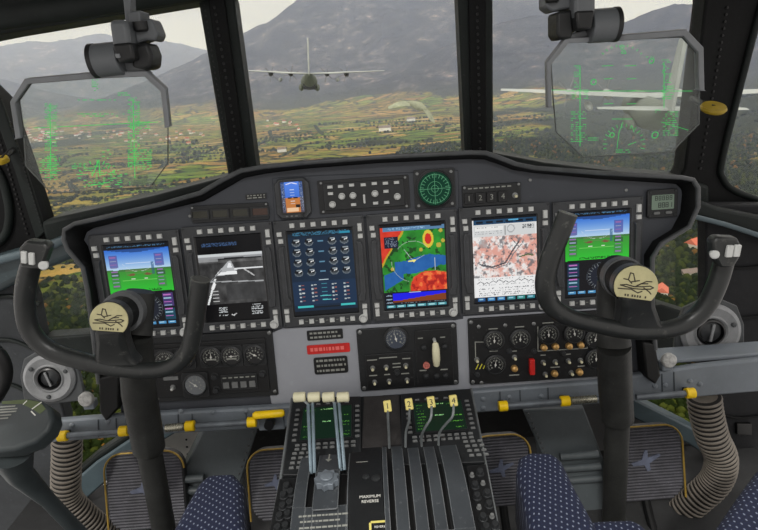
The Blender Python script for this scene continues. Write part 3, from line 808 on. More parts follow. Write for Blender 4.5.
# ---------------------------------------------------------------- shared little parts
def boxmesh(w_, h_, d_, b_=0.0): return MB().box((0, 0, d_/2), (w_, h_, d_)).mesh('key')
def screws(root, pts, r_=.0032, z=0, mat=None):
    me_ = MB().lathe([(r_, 0), (r_, .0014), (r_*.8, .002)], 12).box((0, 0, .0021), (r_*1.5, r_*.3, .0003)).mesh('screw'); me_.materials.append(mat or screwd_m)
    for x, y in pts: part('screw', me_, None, root, M=Matrix.Translation((x, y, z)))
def knobmesh(r_, h_, ridged=True, pointer=False):
    mb = MB(); n = 20; vs = []
    for z, k in ((0, 1.0), (h_*.25, 1.0), (h_*.3, .82), (h_*.92, .76), (h_, .66)):
        for i in range(n*2):
            a = math.pi*i/n; q = r_*k*(1 - (.06 if ridged and i % 4 < 2 and z > h_*.27 else 0)); vs.append((q*math.cos(a), q*math.sin(a), z))
    fs = []
    for j in range(4):
        for i in range(2*n): fs.append((j*2*n+i, j*2*n+(i+1) % (2*n), (j+1)*2*n+(i+1) % (2*n), (j+1)*2*n+i))
    fs += [tuple(range(2*n))[::-1], tuple(8*n+i for i in range(2*n))]
    mb.add(vs, fs)
    if pointer: mb.box((0, r_*.35, h_), (r_*.18, r_*.6, .0008))
    return mb
def toggle(root, x, y, z, s=1.0, tipm=None, name='toggle_switch', label=None):
    b_ = part(name, MB().lathe([(.0052*s, 0), (.0052*s, .0015), (.0036*s, .0018), (.0036*s, .005)], 10), screw_m, root, M=Matrix.Translation((x, y, z)), label=label)
    part('toggle_lever', MB().cyl((0, 0, .003), (0, -.0012*s, .0085*s), .0018*s, .0027*s, 10).sphere((0, -.0012*s, .0085*s), .0029*s, 10, 6), tipm or key_m, b_)
def gauge(root, x, y, z, r_, ang, look='plain', label=None, case=True, square=False, dm=None, needle=None):
    g = part('gauge', MB().lathe([(r_*1.18, 0), (r_*1.18, .006), (r_*1.02, .008), (r_*.97, .004), (.0001, .004)], 32, cap=False), blk2_m, root, M=Matrix.Translation((x, y, z)), label=label, ang=30)
    if square: part('gauge_bezel', MB().prism(rrect(r_*2.5, r_*2.5, r_*.3), 0, .004), blk2_m, g, bevel=.0008)
    part('dial_face', MB().prism(disc(r_*.97, 28), .0035, .0052), dm or dial_m, g, smooth=False)
    mk = MB()
    for k in range(24 if look != 'sparse' else 10):
        a = R(-40 + 260*k/(23 if look != 'sparse' else 9)); L_ = .78 if k % 4 else .68
        mk.line([(r_*L_*math.cos(a), r_*L_*math.sin(a)), (r_*.9*math.cos(a), r_*.9*math.sin(a))], r_*.05, .0053)
    for k in range(8):
        a = R(-40+37*k); mk.box((r_*.52*math.cos(a), r_*.52*math.sin(a), .0054), (r_*.13, r_*.16, .0003))
    if look == 'two':
        mk.line([(-r_*.5, -r_*.28), (r_*.5, -r_*.28)], r_*.18, .0053)
    part('dial_marks', mk, dimw_m, g, smooth=False)
    nd = MB(); a = R(90 - ang); ca, sa = math.cos(a), math.sin(a)
    nd.prism([(-ca*r_*.25 - sa*r_*.05, -sa*r_*.25 + ca*r_*.05), (-ca*r_*.25 + sa*r_*.05, -sa*r_*.25 - ca*r_*.05), (ca*r_*.75, sa*r_*.75)], .006, .0068).lathe([(r_*.12, .006), (r_*.1, .0085)], 12)
    part('needle', nd, needle or white_m, g, smooth=False)
    return g

# ---------------------------------------------------------------- six multifunction displays
cG = (60, 190, 60)
def pfd(sd, mirror=False):
    r_ = Ras(92, 124, (4, 8, 16)); Y0 = .06; H_ = .46
    t_ = r_.Y
    m_ = (t_ > Y0) & (t_ < H_+.02)
    top = np.array((46, 110, 214)); bot = np.array((190, 218, 240)); k = np.clip((t_-Y0)/(.30-Y0), 0, 1)[..., None]
    r_.a[m_] = (top*(1-k)+bot*k)[m_]
    gm = (t_ > .30) & (t_ < .575); k = np.clip((t_-.3)/.27, 0, 1)[..., None]
    r_.a[gm] = (np.array((60, 142, 52))*(1-k)+np.array((44, 196, 50))*k)[gm]
    hill = .30 - .02*r_.noise(6, 2, sd); hm = (t_ > hill) & (t_ <= .315); r_.a[hm] = (64, 120, 60)
    r_.poly([(.05, 0.06), (.95, .06), (.8, .075), (.5, .10), (.2, .08)], (14, 40, 84), .55)
    for a, b_ in ((.30, .325), (.335, .345)): r_.rect(.28, a, .72, b_, (120, 130, 90), .5)
    r_.poly([(.30, .36), (.40, .34), (.44, .36), (.38, .375)], (120, 84, 60)); r_.poly([(.56, .36), (.62, .34), (.70, .36), (.64, .375)], (120, 84, 60))
    r_.rect(.30, .22, .72, .228, (235, 240, 250), .6)
    r_.rect(.22, .42, .76, .427, (150, 230, 120), .6); r_.rect(.36, .40, .42, .408, (230, 240, 220)).rect(.56, .40, .62, .408, (230, 240, 220))
    for x0, c_ in ((.05, (86, 82, 150)), (.76, (78, 84, 160))):
        r_.rect(x0, .12, x0+.14, .27, c_, .75); r_.rect(x0, .32, x0+.14, .38, (52, 88, 60), .8); r_.rect(x0, .40, x0+.14, .52, (60, 132, 66), .7)
        for q in range(9): r_.rect(x0+.02, .14+q*.042, x0+.11, .152+q*.042, (150, 160, 190) if q % 2 else (150, 104, 170))
    r_.rect(.70, .22, .74, .36, (50, 90, 130), .6)
    r_.circ(.5, .10, .3, (220, 230, 240), .006, .6, 215, 325)
    r_.dashes(.22, .535, .82, .555, (20, 90, 20), .5, sd); r_.dashes(.05, .018, .95, .035, (70, 120, 160), .35, sd+1)
    r_.rect(.03, .565, .97, .58, (6, 16, 10))
    # lower half: compass rose
    r_.rect(0, .58, 1, 1, (3, 5, 12)); cx_, cy_ = .56, .77
    r_.circ(cx_, cy_, .19, (20, 26, 40)); r_.circ(cx_, cy_, .22, (70, 78, 88), .006)
    for k in range(24):
        a = R(15*k); r_.line([(cx_+.20*math.cos(a), cy_+.20*math.sin(a)*.74), (cx_+.165*math.cos(a), cy_+.165*math.sin(a)*.74)], (120, 126, 130), .010)
    r_.line([(cx_-.04, cy_+.12), (cx_+.03, cy_-.13)], (140, 50, 140), .014); r_.line([(cx_-.05, cy_), (cx_+.05, cy_)], (160, 160, 160), .012)
    lx = (.03, .22) if mirror else (.80, .97)
    r_.rect(lx[0], .60, lx[1], .76, (24, 50, 84) if mirror else (76, 56, 120), .9); r_.rect(lx[0], .78, lx[1], .92, (20, 74, 96), .9)
    for q in range(7): r_.rect(lx[0]+.02, .615+q*.042, lx[1]-.03, .627+q*.042, (150, 190, 210) if q % 2 else (190, 110, 190))
    for q in range(6): r_.rect(.04+q*.16, .935, .16+q*.16, .968, (70, 140, 190)).rect(.06+q*.16, .945, .13+q*.16, .955, (190, 226, 240))
    return r_
def flir():
    r_ = Ras(92, 124, (3, 4, 6)); n = r_.noise(8, 7, 4, 5); m_ = (r_.Y > .20) & (r_.Y < .80)
    base = 62 + 90*(n-.5) + 26*(r_.Y < .31)
    r_.a[m_] = np.stack([base]*3, -1)[m_]
    r_.rect(0, .20, 1, .235, (206, 210, 212)); r_.rect(0, .235, 1, .255, (150, 152, 155)); r_.poly([(.28, .262), (.5, .248), (.98, .262), (.98, .275), (.3, .272)], (36, 38, 40))
    r_.rect(0, .255, .3, .29, (176, 178, 180), .6)
    r_.poly([(.45, .30), (.50, .285), (.58, .45), (.22, .46)], (176, 178, 180)); r_.poly([(.455, .32), (.49, .31), (.51, .37), (.43, .37)], (236, 238, 240)); r_.poly([(.28, .42), (.57, .41), (.58, .45), (.24, .455)], (240, 242, 242))
    r_.line([(.22, .50), (.07, .79)], (230, 232, 232), .03); r_.line([(.20, .56), (.17, .60)], (240, 240, 240), .05)
    r_.line([(.55, .39), (.98, .385)], (226, 228, 230), .026); r_.line([(.70, .40), (.84, .48)], (190, 190, 190), .02); r_.line([(.0, .52), (.97, .55)], (166, 168, 170), .018)
    r_.line([(.02, .60), (.34, .40)], (130, 132, 134), .014); r_.rect(.38, .57, .98, .76, (54, 55, 56), .55)
    for k in range(4): r_.line([(.16, .64+k*.04), (.24, .64+k*.04)], (206, 206, 206), .016)
    r_.rect(0, .80, 1, 1, (2, 2, 3))
    r_.dashes(.08, .075, .62, .115, (56, 82, 120), .6, 3)
    for y in (.84, .865, .89, .93): r_.dashes(.22, y, .36, y+.014, (190, 194, 196), .6, int(y*1000))
    for y in (.82, .845, .87, .905, .93): r_.dashes(.74, y, .92, y+.014, (190, 194, 196), .6, int(y*999))
    r_.line([(.42, .93), (.45, .945), (.49, .92)], (220, 220, 220), .014)
    return r_
def engine_page():
    r_ = Ras(92, 124, (16, 38, 60)); r_.a += (r_.noise(3, 3, 2)[..., None]-.5)*16
    r_.rect(0, 0, 1, .035, (4, 8, 12)); r_.rect(0, .035, 1, .075, (12, 32, 48)); r_.dashes(.08, .015, .96, .055, (52, 110, 140), .5, 5); r_.rect(.80, .03, .97, .055, (40, 140, 170))
    for row in range(4):
        for x in (.12, .32, .68, .87):
            y = .13+row*.118 - (x-.5)*.0
            r_.circ(x, y, .062, (10, 16, 22)); r_.circ(x, y, .062, (104, 114, 122), .016, 1, 185, 355); r_.circ(x, y+.012, .04, (84, 92, 98), None, .75, 185, 355)
            r_.line([(x, y), (x+.045, y-.012)], (236, 238, 238), .014); r_.rect(x-.03, y-.035, x+.05, y-.02, (170, 182, 190), .8)
        r_.rect(.46, .125+row*.118, .54, .14+row*.118, (120, 176, 206), .7)
    r_.rect(.02, .585, .98, .592, (90, 140, 170)); r_.rect(.42, .578, .58, .590, (200, 220, 230)); r_.rect(0, .60, 1, .88, (22, 48, 78), .8)
    for row in range(5):
        for x in (.14, .34, .66, .85):
            r_.rect(x-.045, .635+row*.046, x-.01, .655+row*.046, (176, 186, 190)); r_.rect(x+.0, .635+row*.046, x+.04, .648+row*.046, (150, 90, 84) if (row+int(x*10)) % 3 else (200, 205, 205))
        r_.rect(.46, .63+row*.046, .54, .64+row*.046, (70, 160, 170), .8)
    r_.rect(.42, .775, .60, .785, (90, 200, 200)).rect(.46, .82, .60, .828, (90, 200, 200))
    r_.rect(.05, .885, .30, .915, (64, 190, 190)).rect(.74, .885, .97, .915, (64, 190, 190)); r_.rect(.32, .905, .72, .92, (8, 18, 26)); r_.rect(0, .95, 1, 1, (6, 12, 20))
    return r_
def radar_map():
    r_ = Ras(96, 128, (20, 96, 34)); n = r_.noise(5, 6, 11, 5); n2 = r_.noise(14, 16, 3, 3)
    g = np.array((18, 84, 30))[None, None]*(1-n[..., None]) + np.array((52, 168, 44))[None, None]*n[..., None]*1.1; r_.a[:] = g
    dk = n2 > .62; r_.a[dk] = r_.a[dk]*.55
    X, Y = r_.X, r_.Y
    def paint_if(m_, c_, var=0):
        r_.a[m_] = np.array(c_); 
        if var: r_.a[m_] += ((n2[m_]-.5)*var)[:, None]
    lake = ((Y > .37+.14*abs(X-.75)+.05*(n-.5)) & (Y < .60-.12*(X-.2)+.08*(n-.5)) & (X > .20)) | ((X < .32) & (Y > .52+.25*(.3-X)) & (Y < .66+.4*(.3-X)) & (X > .02))
    paint_if(lake, (30, 96, 168), 20)
    red = (Y < .46 - X*1.15 + .05*(n-.5)) ; paint_if((Y < .50 - X*1.15 + .07*(n-.5)), (196, 160, 40)); paint_if(red, (214, 56, 34), 40)
    d_ = (X-.80)**2/.15 + (Y-.75)**2/.034
    paint_if(d_ < 1.08 + .3*(n-.5), (90, 130, 40)); paint_if(d_ < .96+.4*(n-.5), (220, 66, 38), 70)
    paint_if((d_ < .9) & (n2 > .60), (240, 120, 60)); paint_if((d_ < .9) & (n2 < .36), (170, 30, 24))
    p_ = (X-.74)**2/.007+(Y-.19)**2/.010; paint_if((p_ < 1+.5*(n-.5)), (222, 196, 60)); paint_if((p_ < .35+.4*(n-.5)), (206, 44, 30))
    for x, y, s_ in ((.90, .27, .04), (.62, .31, .03), (.94, .10, .03), (.16, .52, .03), (.97, .22, .03)): r_.circ(x, y, s_, (190, 170, 60))
    r_.circ(.49, .43, .30, (180, 190, 180), .008, .8, 40, 140); r_.circ(.49, .43, .34, (180, 190, 180), .008, .8, 180, 255)
    r_.line([(.49, .44), (.36, .30)], (190, 200, 200), .008); r_.line([(.49, .44), (.66, .38)], (190, 200, 200), .008); r_.line([(.83, .42), (.83, .56)], (190, 200, 200), .008)
    r_.line([(.42, .44), (.52, .43)], (240, 230, 120), .02); r_.circ(.50, .435, .02, (250, 240, 130))
    r_.rect(.05, .14, .27, .27, (10, 22, 46)); r_.dashes(.07, .15, .25, .255, (120, 130, 150), .3, 9)
    r_.rect(0, 0, 1, .03, (4, 6, 10)); r_.rect(.04, .03, 1, .075, (86, 128, 166)); r_.rect(.78, .01, .96, .05, (6, 10, 16)); r_.dashes(.1, .04, .7, .065, (150, 190, 220), .4, 8)
    r_.rect(0, .80, 1, 1, (8, 14, 26)); r_.rect(.14, .815, .98, .90, (18, 20, 232))
    prof = .90 - .06*np.clip((X-.2)/.8, 0, 1)+.015*(n-.5); m_ = (X > .14) & (X < .98) & (Y > prof) & (Y < .925); r_.a[m_] = (128, 60, 20)
    for y in (.83, .875, .915): r_.dashes(.03, y, .12, y+.014, (150, 170, 190), .6, int(y*777))
    r_.rect(.40, .806, .58, .815, (210, 215, 215)); r_.dashes(.14, .928, .98, .94, (120, 130, 140), .3, 4)
    for q in range(6): r_.rect(.03+q*.162, .952, .17+q*.162, .985, (70, 148, 160)).rect(.05+q*.162, .962, .14+q*.162, .974, (170, 220, 226))
    return r_
def chart():
    r_ = Ras(96, 128, (232, 232, 232)); n = r_.noise(9, 11, 21, 5)*.6+r_.noise(26, 32, 2, 3)*.4; n2 = r_.noise(22, 28, 5, 4); X, Y = r_.X, r_.Y
    m_ = (Y > .215) & (Y < .70)
    base = np.array((240, 238, 236))*np.ones_like(r_.a); pk = np.clip((n-.42 + .20*(X-.5) + .22*np.exp(-((X-.3)**2+(Y-.42)**2)/.018)-.0)*5, 0, 1)[..., None]; base = base*(1-pk*.75)+np.array((222, 142, 124))*pk*.75
    gr = np.clip((n2-.56)*9, 0, 1)[..., None]; base = base*(1-gr*.75)+np.array((104, 104, 108))*gr*.75; r_.a[m_] = base[m_]
    r_.line([(.10, .54), (.30, .58), (.50, .54), (.60, .42), (.72, .30)], (70, 72, 78), .022); r_.line([(.14, .56), (.34, .60), (.53, .56), (.64, .43), (.76, .33)], (120, 120, 124), .014)
    r_.line([(.72, .48), (.86, .455), (.94, .47)], (96, 110, 76), .022); r_.circ(.16, .30, .07, (130, 134, 138), None, .5); r_.line([(.6, .25), (.72, .36)], (90, 90, 94), .012)
    r_.rect(0, 0, 1, .02, (4, 8, 14)); r_.rect(.02, .02, 1, .075, (30, 68, 100))
    for q in range(6): r_.rect(.06+q*.155, .04, .17+q*.155, .062, (8, 20, 34))
    r_.rect(.56, .03, .72, .05, (90, 170, 210))
    r_.rect(.02, .085, .98, .215, (214, 216, 216)); r_.rect(.04, .10, .48, .145, (236, 236, 234)); r_.circ(.60, .14, .055, (170, 172, 174), .015); r_.dashes(.78, .10, .96, .15, (70, 74, 80), .5, 6); r_.dashes(.06, .11, .4, .12, (120, 120, 124), .4, 7); r_.rect(.50, .10, .52, .21, (160, 160, 160))
    for y in (.155, .18): r_.dashes(.04, y, .48, y+.01, (150, 150, 152), .4, int(y*500))
    r_.rect(.02, .70, .98, .93, (240, 240, 240))
    for q in range(9): 
        yy = .76+.012*math.sin(q*1.7); r_.line([(.05+q*.1, yy+.01), (.10+q*.1, yy-.012), (.15+q*.1, yy+.01)], (90, 92, 96), .010)
    for y in (.72, .79, .83, .86, .885, .91): r_.dashes(.06, y, .95, y+.010, (120, 122, 126), .35, int(y*900))
    r_.rect(0, .935, 1, 1, (8, 16, 28))
    for q in range(6): r_.rect(.05+q*.157, .945, .17+q*.157, .982, [(40, 92, 150), (60, 130, 190), (60, 130, 190), (50, 130, 140), (50, 140, 130), (50, 130, 140)][q]).rect(.07+q*.157, .955, .14+q*.157, .968, (150, 200, 220))
    return r_
mfds = [(142.6, 285.6, pfd(3), 'leftmost display showing blue sky over green ground, behind the left control wheel'),
        (233.4, 277.8, flir(), 'second display from the left showing a grey infrared picture of a runway'),
        (323.3, 271.8, engine_page(), 'third display from the left showing rows of engine dials on dark blue'),
        (414.0, 265.6, radar_map(), 'fourth display from the left showing a red and green terrain map with a blue lake'),
        (504.6, 259.0, chart(), 'fifth display from the left showing a pale printed approach chart'),
        (596.2, 253.2, pfd(8, True), 'rightmost display showing blue sky over green ground, partly behind the right control wheel')]
BW, BH, SW, SH = .2115, .258, .151, .204
DZ = .010
keys_top = [(-.062 + .0247*k, .1165) for k in range(6)]
keys_bot = [(-.062 + .0247*k, -.1165) for k in range(6)]
k_sq = MB().box((0, 0, .003), (.0122, .0115, .006), taper=.85).mesh('key'); k_sq.materials.append(key_m)
k_tall = MB().box((0, 0, .003), (.0105, .020, .006), taper=.85).mesh('key_tall'); k_tall.materials.append(key_m)
kn_m = knobmesh(.0105, .014).mesh('bezel_knob'); kn_m.materials.append(key_m)
dash_me = MB()
for k in range(5): dash_me.box((-.0496 + .0247*k, -.1165, .0003), (.006, .0012, .0006))
dash_me = dash_me.mesh('key_dashes'); dash_me.materials.append(dimw_m)
bez = MB()
oc = [(-BW/2, -BH/2), (BW/2, -BH/2), (BW/2, BH/2), (-BW/2, BH/2)]
def ring(mb, outer, inner, z0, z1, zi=None):
    "ring between two loops with the same count"
    n = len(outer); zi = z1 if zi is None else zi
    vs = [(x, y, z0) for x, y in outer]+[(x, y, z1) for x, y in outer]+[(x, y, zi) for x, y in inner]+[(x, y, z0) for x, y in inner]; fs = []
    for i in range(n):
        j = (i+1) % n
        fs += [(i, j, n+j, n+i), (n+i, n+j, 2*n+j, 2*n+i), (2*n+i, 2*n+j, 3*n+j, 3*n+i), (3*n+i, 3*n+j, j, i)]
    return mb.add(vs, fs)
a_, b_ = SW/2+.003, SH/2+.002
ou = [(-BW/2, -BH/2), (BW/2, -BH/2), (BW/2, BH/2), (-BW/2, BH/2)]
ring(bez, ou, [(-a_, -b_), (a_, -b_), (a_, b_), (-a_, b_)], 0, DZ)
bez_me = bez.mesh('bezel', smooth=False); bez_me.materials.append(bez_m)
cheeks = []   # raised grip rails along both sides with splayed ends
for s_ in (-1, 1):
    cheek = MB()
    pr = [(.083, .070), (.0865, .062), (.0865, -.052), (.080, -.064), (.080, -.074), (.095, -.074), (.0965, -.060), (.0985, -.052), (.0985, .060), (.095, .070)]
    cheek.prism([(s_*x, y) for x, y in pr], DZ-.001, DZ+.007)
    cheeks.append(cheek.mesh('grip_rail')); cheeks[-1].materials.append(bez_m)
for k, (cx_, cy_, ras, lab) in enumerate(mfds):
    t = thing('multifunction_display', lab, 'display', PAN.pm(cx_, cy_, .0035, rot=R((0, 0, 0, 0, 0, 0)[k])))
    part('bezel', bez_me, None, t, bevel=.0025)
    for ch_ in cheeks: part('grip_rail', ch_, None, t, bevel=.0015)
    part('screen', ras.mesh('screen', SW, SH, DZ-.004), SCR, t)
    part('screen_glass_surround', ring(MB(), [(-a_-.001, -b_-.001), (a_+.001, -b_-.001), (a_+.001, b_+.001), (-a_-.001, b_+.001)], [(-SW/2, -SH/2), (SW/2, -SH/2), (SW/2, SH/2), (-SW/2, SH/2)], 0, DZ-.001, DZ-.004), dial_m, t, smooth=False)
    for x, y in keys_top + keys_bot + [(-.0935, .098), (-.0915, .0815), (.0945, .0815), (-.0945, -.088), (.0925, -.088)]:
        part('key', k_sq, None, t, M=Matrix.Translation((x, y, DZ-.001)))
    for x, y in ((.0945, .102), (-.0945, -.106), (.0925, -.106)):
        part('key', k_tall, None, t, M=Matrix.Translation((x, y, DZ-.001)))
    part('knob', kn_m, None, t, M=Matrix.Translation((.087, -.1185, DZ-.001)))
    part('key_dashes', dash_me, None, t, M=Matrix.Translation((0, 0, DZ)))
    screws(t, [(-.101, .124), (.101, .124), (-.101, -.124), (.1015, -.124)], .0026, DZ-.001)

def mount(cx_, cy_, wpx, hpx, n=0.0, fr=None):
    fr = fr or PAN; sx_, sy_ = fr.sc(cx_, cy_, n)
    return fr.pm(cx_, cy_, n), wpx*sx_, hpx*sy_

# ---------------------------------------------------------------- upper row
M, W_, H_ = mount(293.5, 198, 35, 40, .004)
t = thing('standby_display', 'small square standby display with blue sky over orange earth above the third display', 'display', M)
c8 = [(-W_/2+.012, -H_/2), (W_/2-.012, -H_/2), (W_/2, -H_/2+.012), (W_/2, H_/2-.012), (W_/2-.012, H_/2), (-W_/2+.012, H_/2), (-W_/2, H_/2-.012), (-W_/2, -H_/2+.012)]
part('case', MB().prism(c8, 0, .014), bez_m, t, bevel=.003)
r_ = Ras(60, 70, (66, 116, 216)); r_.a += ((.5-r_.Y)*40)[..., None]; r_.rect(0, .52, 1, 1, (196, 122, 62)); r_.rect(0, 0, .16, 1, (30, 50, 90), .75); r_.rect(.84, 0, 1, 1, (40, 60, 100), .75)
r_.dashes(.02, .05, .15, .95, (150, 164, 190), .25, 2); r_.dashes(.85, .05, .98, .95, (150, 164, 190), .25, 3); r_.line([(.25, .08), (.5, .03), (.75, .08)], (240, 240, 250), .03)
for y in (.25, .34, .43, .62, .70): r_.rect(.40, y, .60, y+.02, (225, 230, 240), .8)
r_.line([(.3, .52), (.44, .52)], (20, 20, 20), .05); r_.line([(.56, .52), (.72, .52)], (20, 20, 20), .05); r_.rect(.2, .84, .74, .97, (240, 200, 160)); r_.rect(.62, .74, .82, .84, (30, 24, 24))
part('screen', r_.mesh('screen', .050, .070, .0148).copy(), SCR, t, M=Matrix.Translation((0, .003, 0)))
part('screen_frame', ring(MB(), rrect(.058, .077, .003, 2), rrect(.050, .070, .001, 2), .0135, .0165), dial_m, t, M=Matrix.Translation((0, .003, 0)))
kb = MB().box((0, 0, .001), (.005, .003, .002)).mesh('key'); kb.materials.append(keyd_m)
for x in (-.017, -.006, .005): part('key', kb, None, t, M=Matrix.Translation((x, -H_/2+.006, .014)))
part('knob', knobmesh(.0045, .007), blk_m, t, M=Matrix.Translation((.020, -H_/2+.008, .014)))

M, W_, H_ = mount(230.5, 212.5, 77, 17, .0)
t = thing('annunciator_panel', 'low black panel with four dark warning windows above the second display', 'warning panel', M @ Matrix.Rotation(R(-1), 4, 'Z'))
part('case', MB().prism(rrect(W_, H_, .003), 0, .006), blk2_m, t, bevel=.001)
lw = [plain('lamp_off_green', (40, 40, 28), .2), plain('lamp_off_amber', (62, 38, 26), .2)]
for k in range(4):
    fr_ = part('warning_window', ring(MB(), rrect(.042, .022, .002, 2), rrect(.035, .016, .001, 2), .005, .009), blk_m, t, M=Matrix.Translation((-.069+.0465*k, -.001, 0)))
    part('lens', MB().prism(rrect(.035, .016, .001, 2), .005, .0068), lw[1 if k == 3 else 0], fr_, label='dim amber lens' if k == 3 else None)
screws(t, [(-W_/2+.004, H_/2-.004), (W_/2-.004, H_/2-.004)], .003, .006, screw_m)
def placard(cx_, cy_, w_, h_, mat, ink, rows, lab, n=.002, seed=1, fr=None, name='placard', cat='placard', dep=.0015):
    M, W_, H_ = mount(cx_, cy_, w_, h_, n, fr)
    t = thing(name, lab, cat, M)
    part('plate', MB().prism(rrect(W_, H_, min(W_, H_)*.12, 2), 0, dep), mat, t, smooth=False)
    rr_ = random.Random(seed); mk = MB()
    for k in range(rows):
        y = H_*(.5-(k+.7)/(rows+.4)); x = -W_*.42
        while x < W_*.38:
            L_ = rr_.uniform(.003, .011); 
            mk.box((x+L_/2, y, dep+.0002), (min(L_, W_*.42-x), H_/(rows*2.6), .0003)); x += L_+.0028
    part('lettering', mk, ink, t, smooth=False)
    return t
placard(256, 196.5, 21, 5.5, blk_m, dimw_m, 2, 'tiny black placard left of the small standby display', seed=4)

M, W_, H_ = mount(364, 194.5, 91, 34, .004)
t = thing('autopilot_panel', 'black selector panel with pale knobs and keys right of the standby display', 'control panel', M)
part('back_plate', MB().prism(rrect(W_, H_*.98, .003), 0, .004), blk_m, t, bevel=.001)
part('front_plate', MB().prism(rrect(W_*.88, H_*.78, .003), 0, .008), blk2_m, t, bevel=.001)
sx_ = W_/91.0; sy_ = H_/34.
kk = MB().box((0, 0, .0025), (.0125, .007, .005), taper=.88).mesh('key'); kk.materials.append(key_m)
for x, y in ((-33, 10), (-22.5, 10), (-11.5, 10.5), (0, 10), (11, 10.5), (22, 10), (33, 10), (-33, 3.5), (-11, -9), (11, -9), (22, -9), (22, 2)):
    part('key', kk, None, t, M=Matrix.Translation((x*sx_, y*sy_, .008)))
kn = knobmesh(.0078, .013, True, False).mesh('knob'); kn.materials.append(key_m)
for x, y in ((-32, -7.5), (-22, 0), (-11, 0), (11, .5), (33, -4)): part('knob', kn, None, t, M=Matrix.Translation((x*sx_, y*sy_, .008)))
part('thumbwheel', MB().box((0, 0, .003), (.005, .021, .006)), key_m, t, M=Matrix.Translation((0, -4*sy_, .008)), bevel=.0015)
screws(t, [(s1_*W_*.46, s2_*H_*.42) for s1_ in (-1, 1) for s2_ in (-1, 1)], .0032, .004, screw_m)

M, W_, H_ = mount(434.5, 188.5, 41, 39, .004)
t = thing('radar_warning_scope', 'round green scope with crosshair rings in a black square mount', 'scope', M)
part('mount_plate', MB().prism(rrect(W_, H_, .003), 0, .005), blk2_m, t, bevel=.001)
part('rim', MB().lathe([(.045, 0), (.045, .009), (.040, .011), (.0385, .006), (.0001, .006)], 40, cap=False), blk_m, t)
part('screen', MB().prism(disc(.0385, 36), .005, .0072), glow('scope_green', (26, 58, 44), 1), t, smooth=False)
g = MB()
for rr_ in (.008, .0165, .033):
    o_, i_ = disc(rr_+.0004, 36), disc(rr_-.0004, 36); ring(g, o_, i_, .0073, .0078)
g.line([(-.036, 0), (.036, 0)], .0009, .0073).line([(0, -.036), (0, .036)], .0009, .0073)
for k in range(24):
    a = R(15*k+7.5); r0 = .026 if k % 2 else .025; g.line([(r0*math.cos(a), r0*math.sin(a)), (.034*math.cos(a), .034*math.sin(a))], .0011, .0073)
part('reticle', g, glow('scope_trace', (96, 160, 120), .9), t, smooth=False)
screws(t, [(s1_*W_*.41, s2_*H_*.41) for s1_ in (-1, 1) for s2_ in (-1, 1)], .0038, .005, screw_m)

M, W_, H_ = mount(491, 194.5, 58, 21, .0)
t = thing('switch_panel', 'black panel of four numbered push buttons and a keylock right of the green scope', 'switch panel', M)
part('case', MB().prism(rrect(W_, H_, .003), 0, .008), blk2_m, t, bevel=.0012)
for k in range(4):
    b_ = part('push_button', MB().box((0, 0, .004), (.0215, .024, .008)), blk_m, t, M=Matrix.Translation((-.054+.0262*k, -.005, .007)), bevel=.0012)
    part('numeral', addtext(MB(), str(k+1), .018, 0, 0, .0085), dimw_m, b_, smooth=False)
toggle(t, .054, -.005, .008, 1.3, ivory_m, 'keylock')
lt = MB()
for k in range(8): lt.box((-.05+.013*k, H_/2-.007, .0082), (.009, .003, .0004))
part('lettering', lt, dimw_m, t, smooth=False)
screws(t, [(-W_/2+.005, H_/2-.004), (W_/2-.005, H_/2-.004)], .0035, .008, screw_m)

M, W_, H_ = mount(661, 203, 30, 28, .003)
t = thing('clock', 'black square digital clock with grey green readout at the right end of the panel', 'clock', M)
part('case', MB().prism(rrect(W_, H_, .005), 0, .008), blk2_m, t, bevel=.0015)
part('readout', MB().prism(rrect(.052, .034, .002, 2), .007, .0088), plain('lcd_grey_green', (108, 128, 112), .3), t, M=Matrix.Translation((0, .003, 0)), smooth=False)
sg = MB()
def seg7(mb, ch, x, y, s_, z):
    S = {'8': 'abcdefg', '0': 'abcdef', '1': 'bc', '2': 'abged', '7': 'abc', '4': 'fgbc', '5': 'afgcd'}[ch]
    P_ = {'a': ((0, 2), (1, 2)), 'b': ((1, 2), (1, 1)), 'c': ((1, 1), (1, 0)), 'd': ((0, 0), (1, 0)), 'e': ((0, 0), (0, 1)), 'f': ((0, 1), (0, 2)), 'g': ((0, 1), (1, 1))}
    for q in S: (x0, y0), (x1, y1) = P_[q]; mb.line([(x+x0*s_, y+y0*s_), (x+x1*s_, y+y1*s_)], s_*.28, z)
for k in range(5): seg7(sg, '88888'[k], -.018+.0085*k, .008, .0046, .0089)
for k in range(4): seg7(sg, '8881'[k], -.010+.0085*k, -.009, .0052, .0089)
part('digits', sg, plain('lcd_digit', (24, 34, 30), .4), t, smooth=False)
for x in (-.014, .014): part('button', MB().prism(rrect(.014, .006, .002, 2), 0, .003), keyd_m, t, M=Matrix.Translation((x, -H_/2+.011, .008)))
screws(t, [(s1_*W_*.42, s2_*H_*.42) for s1_ in (-1, 1) for s2_ in (-1, 1)], .003, .008)

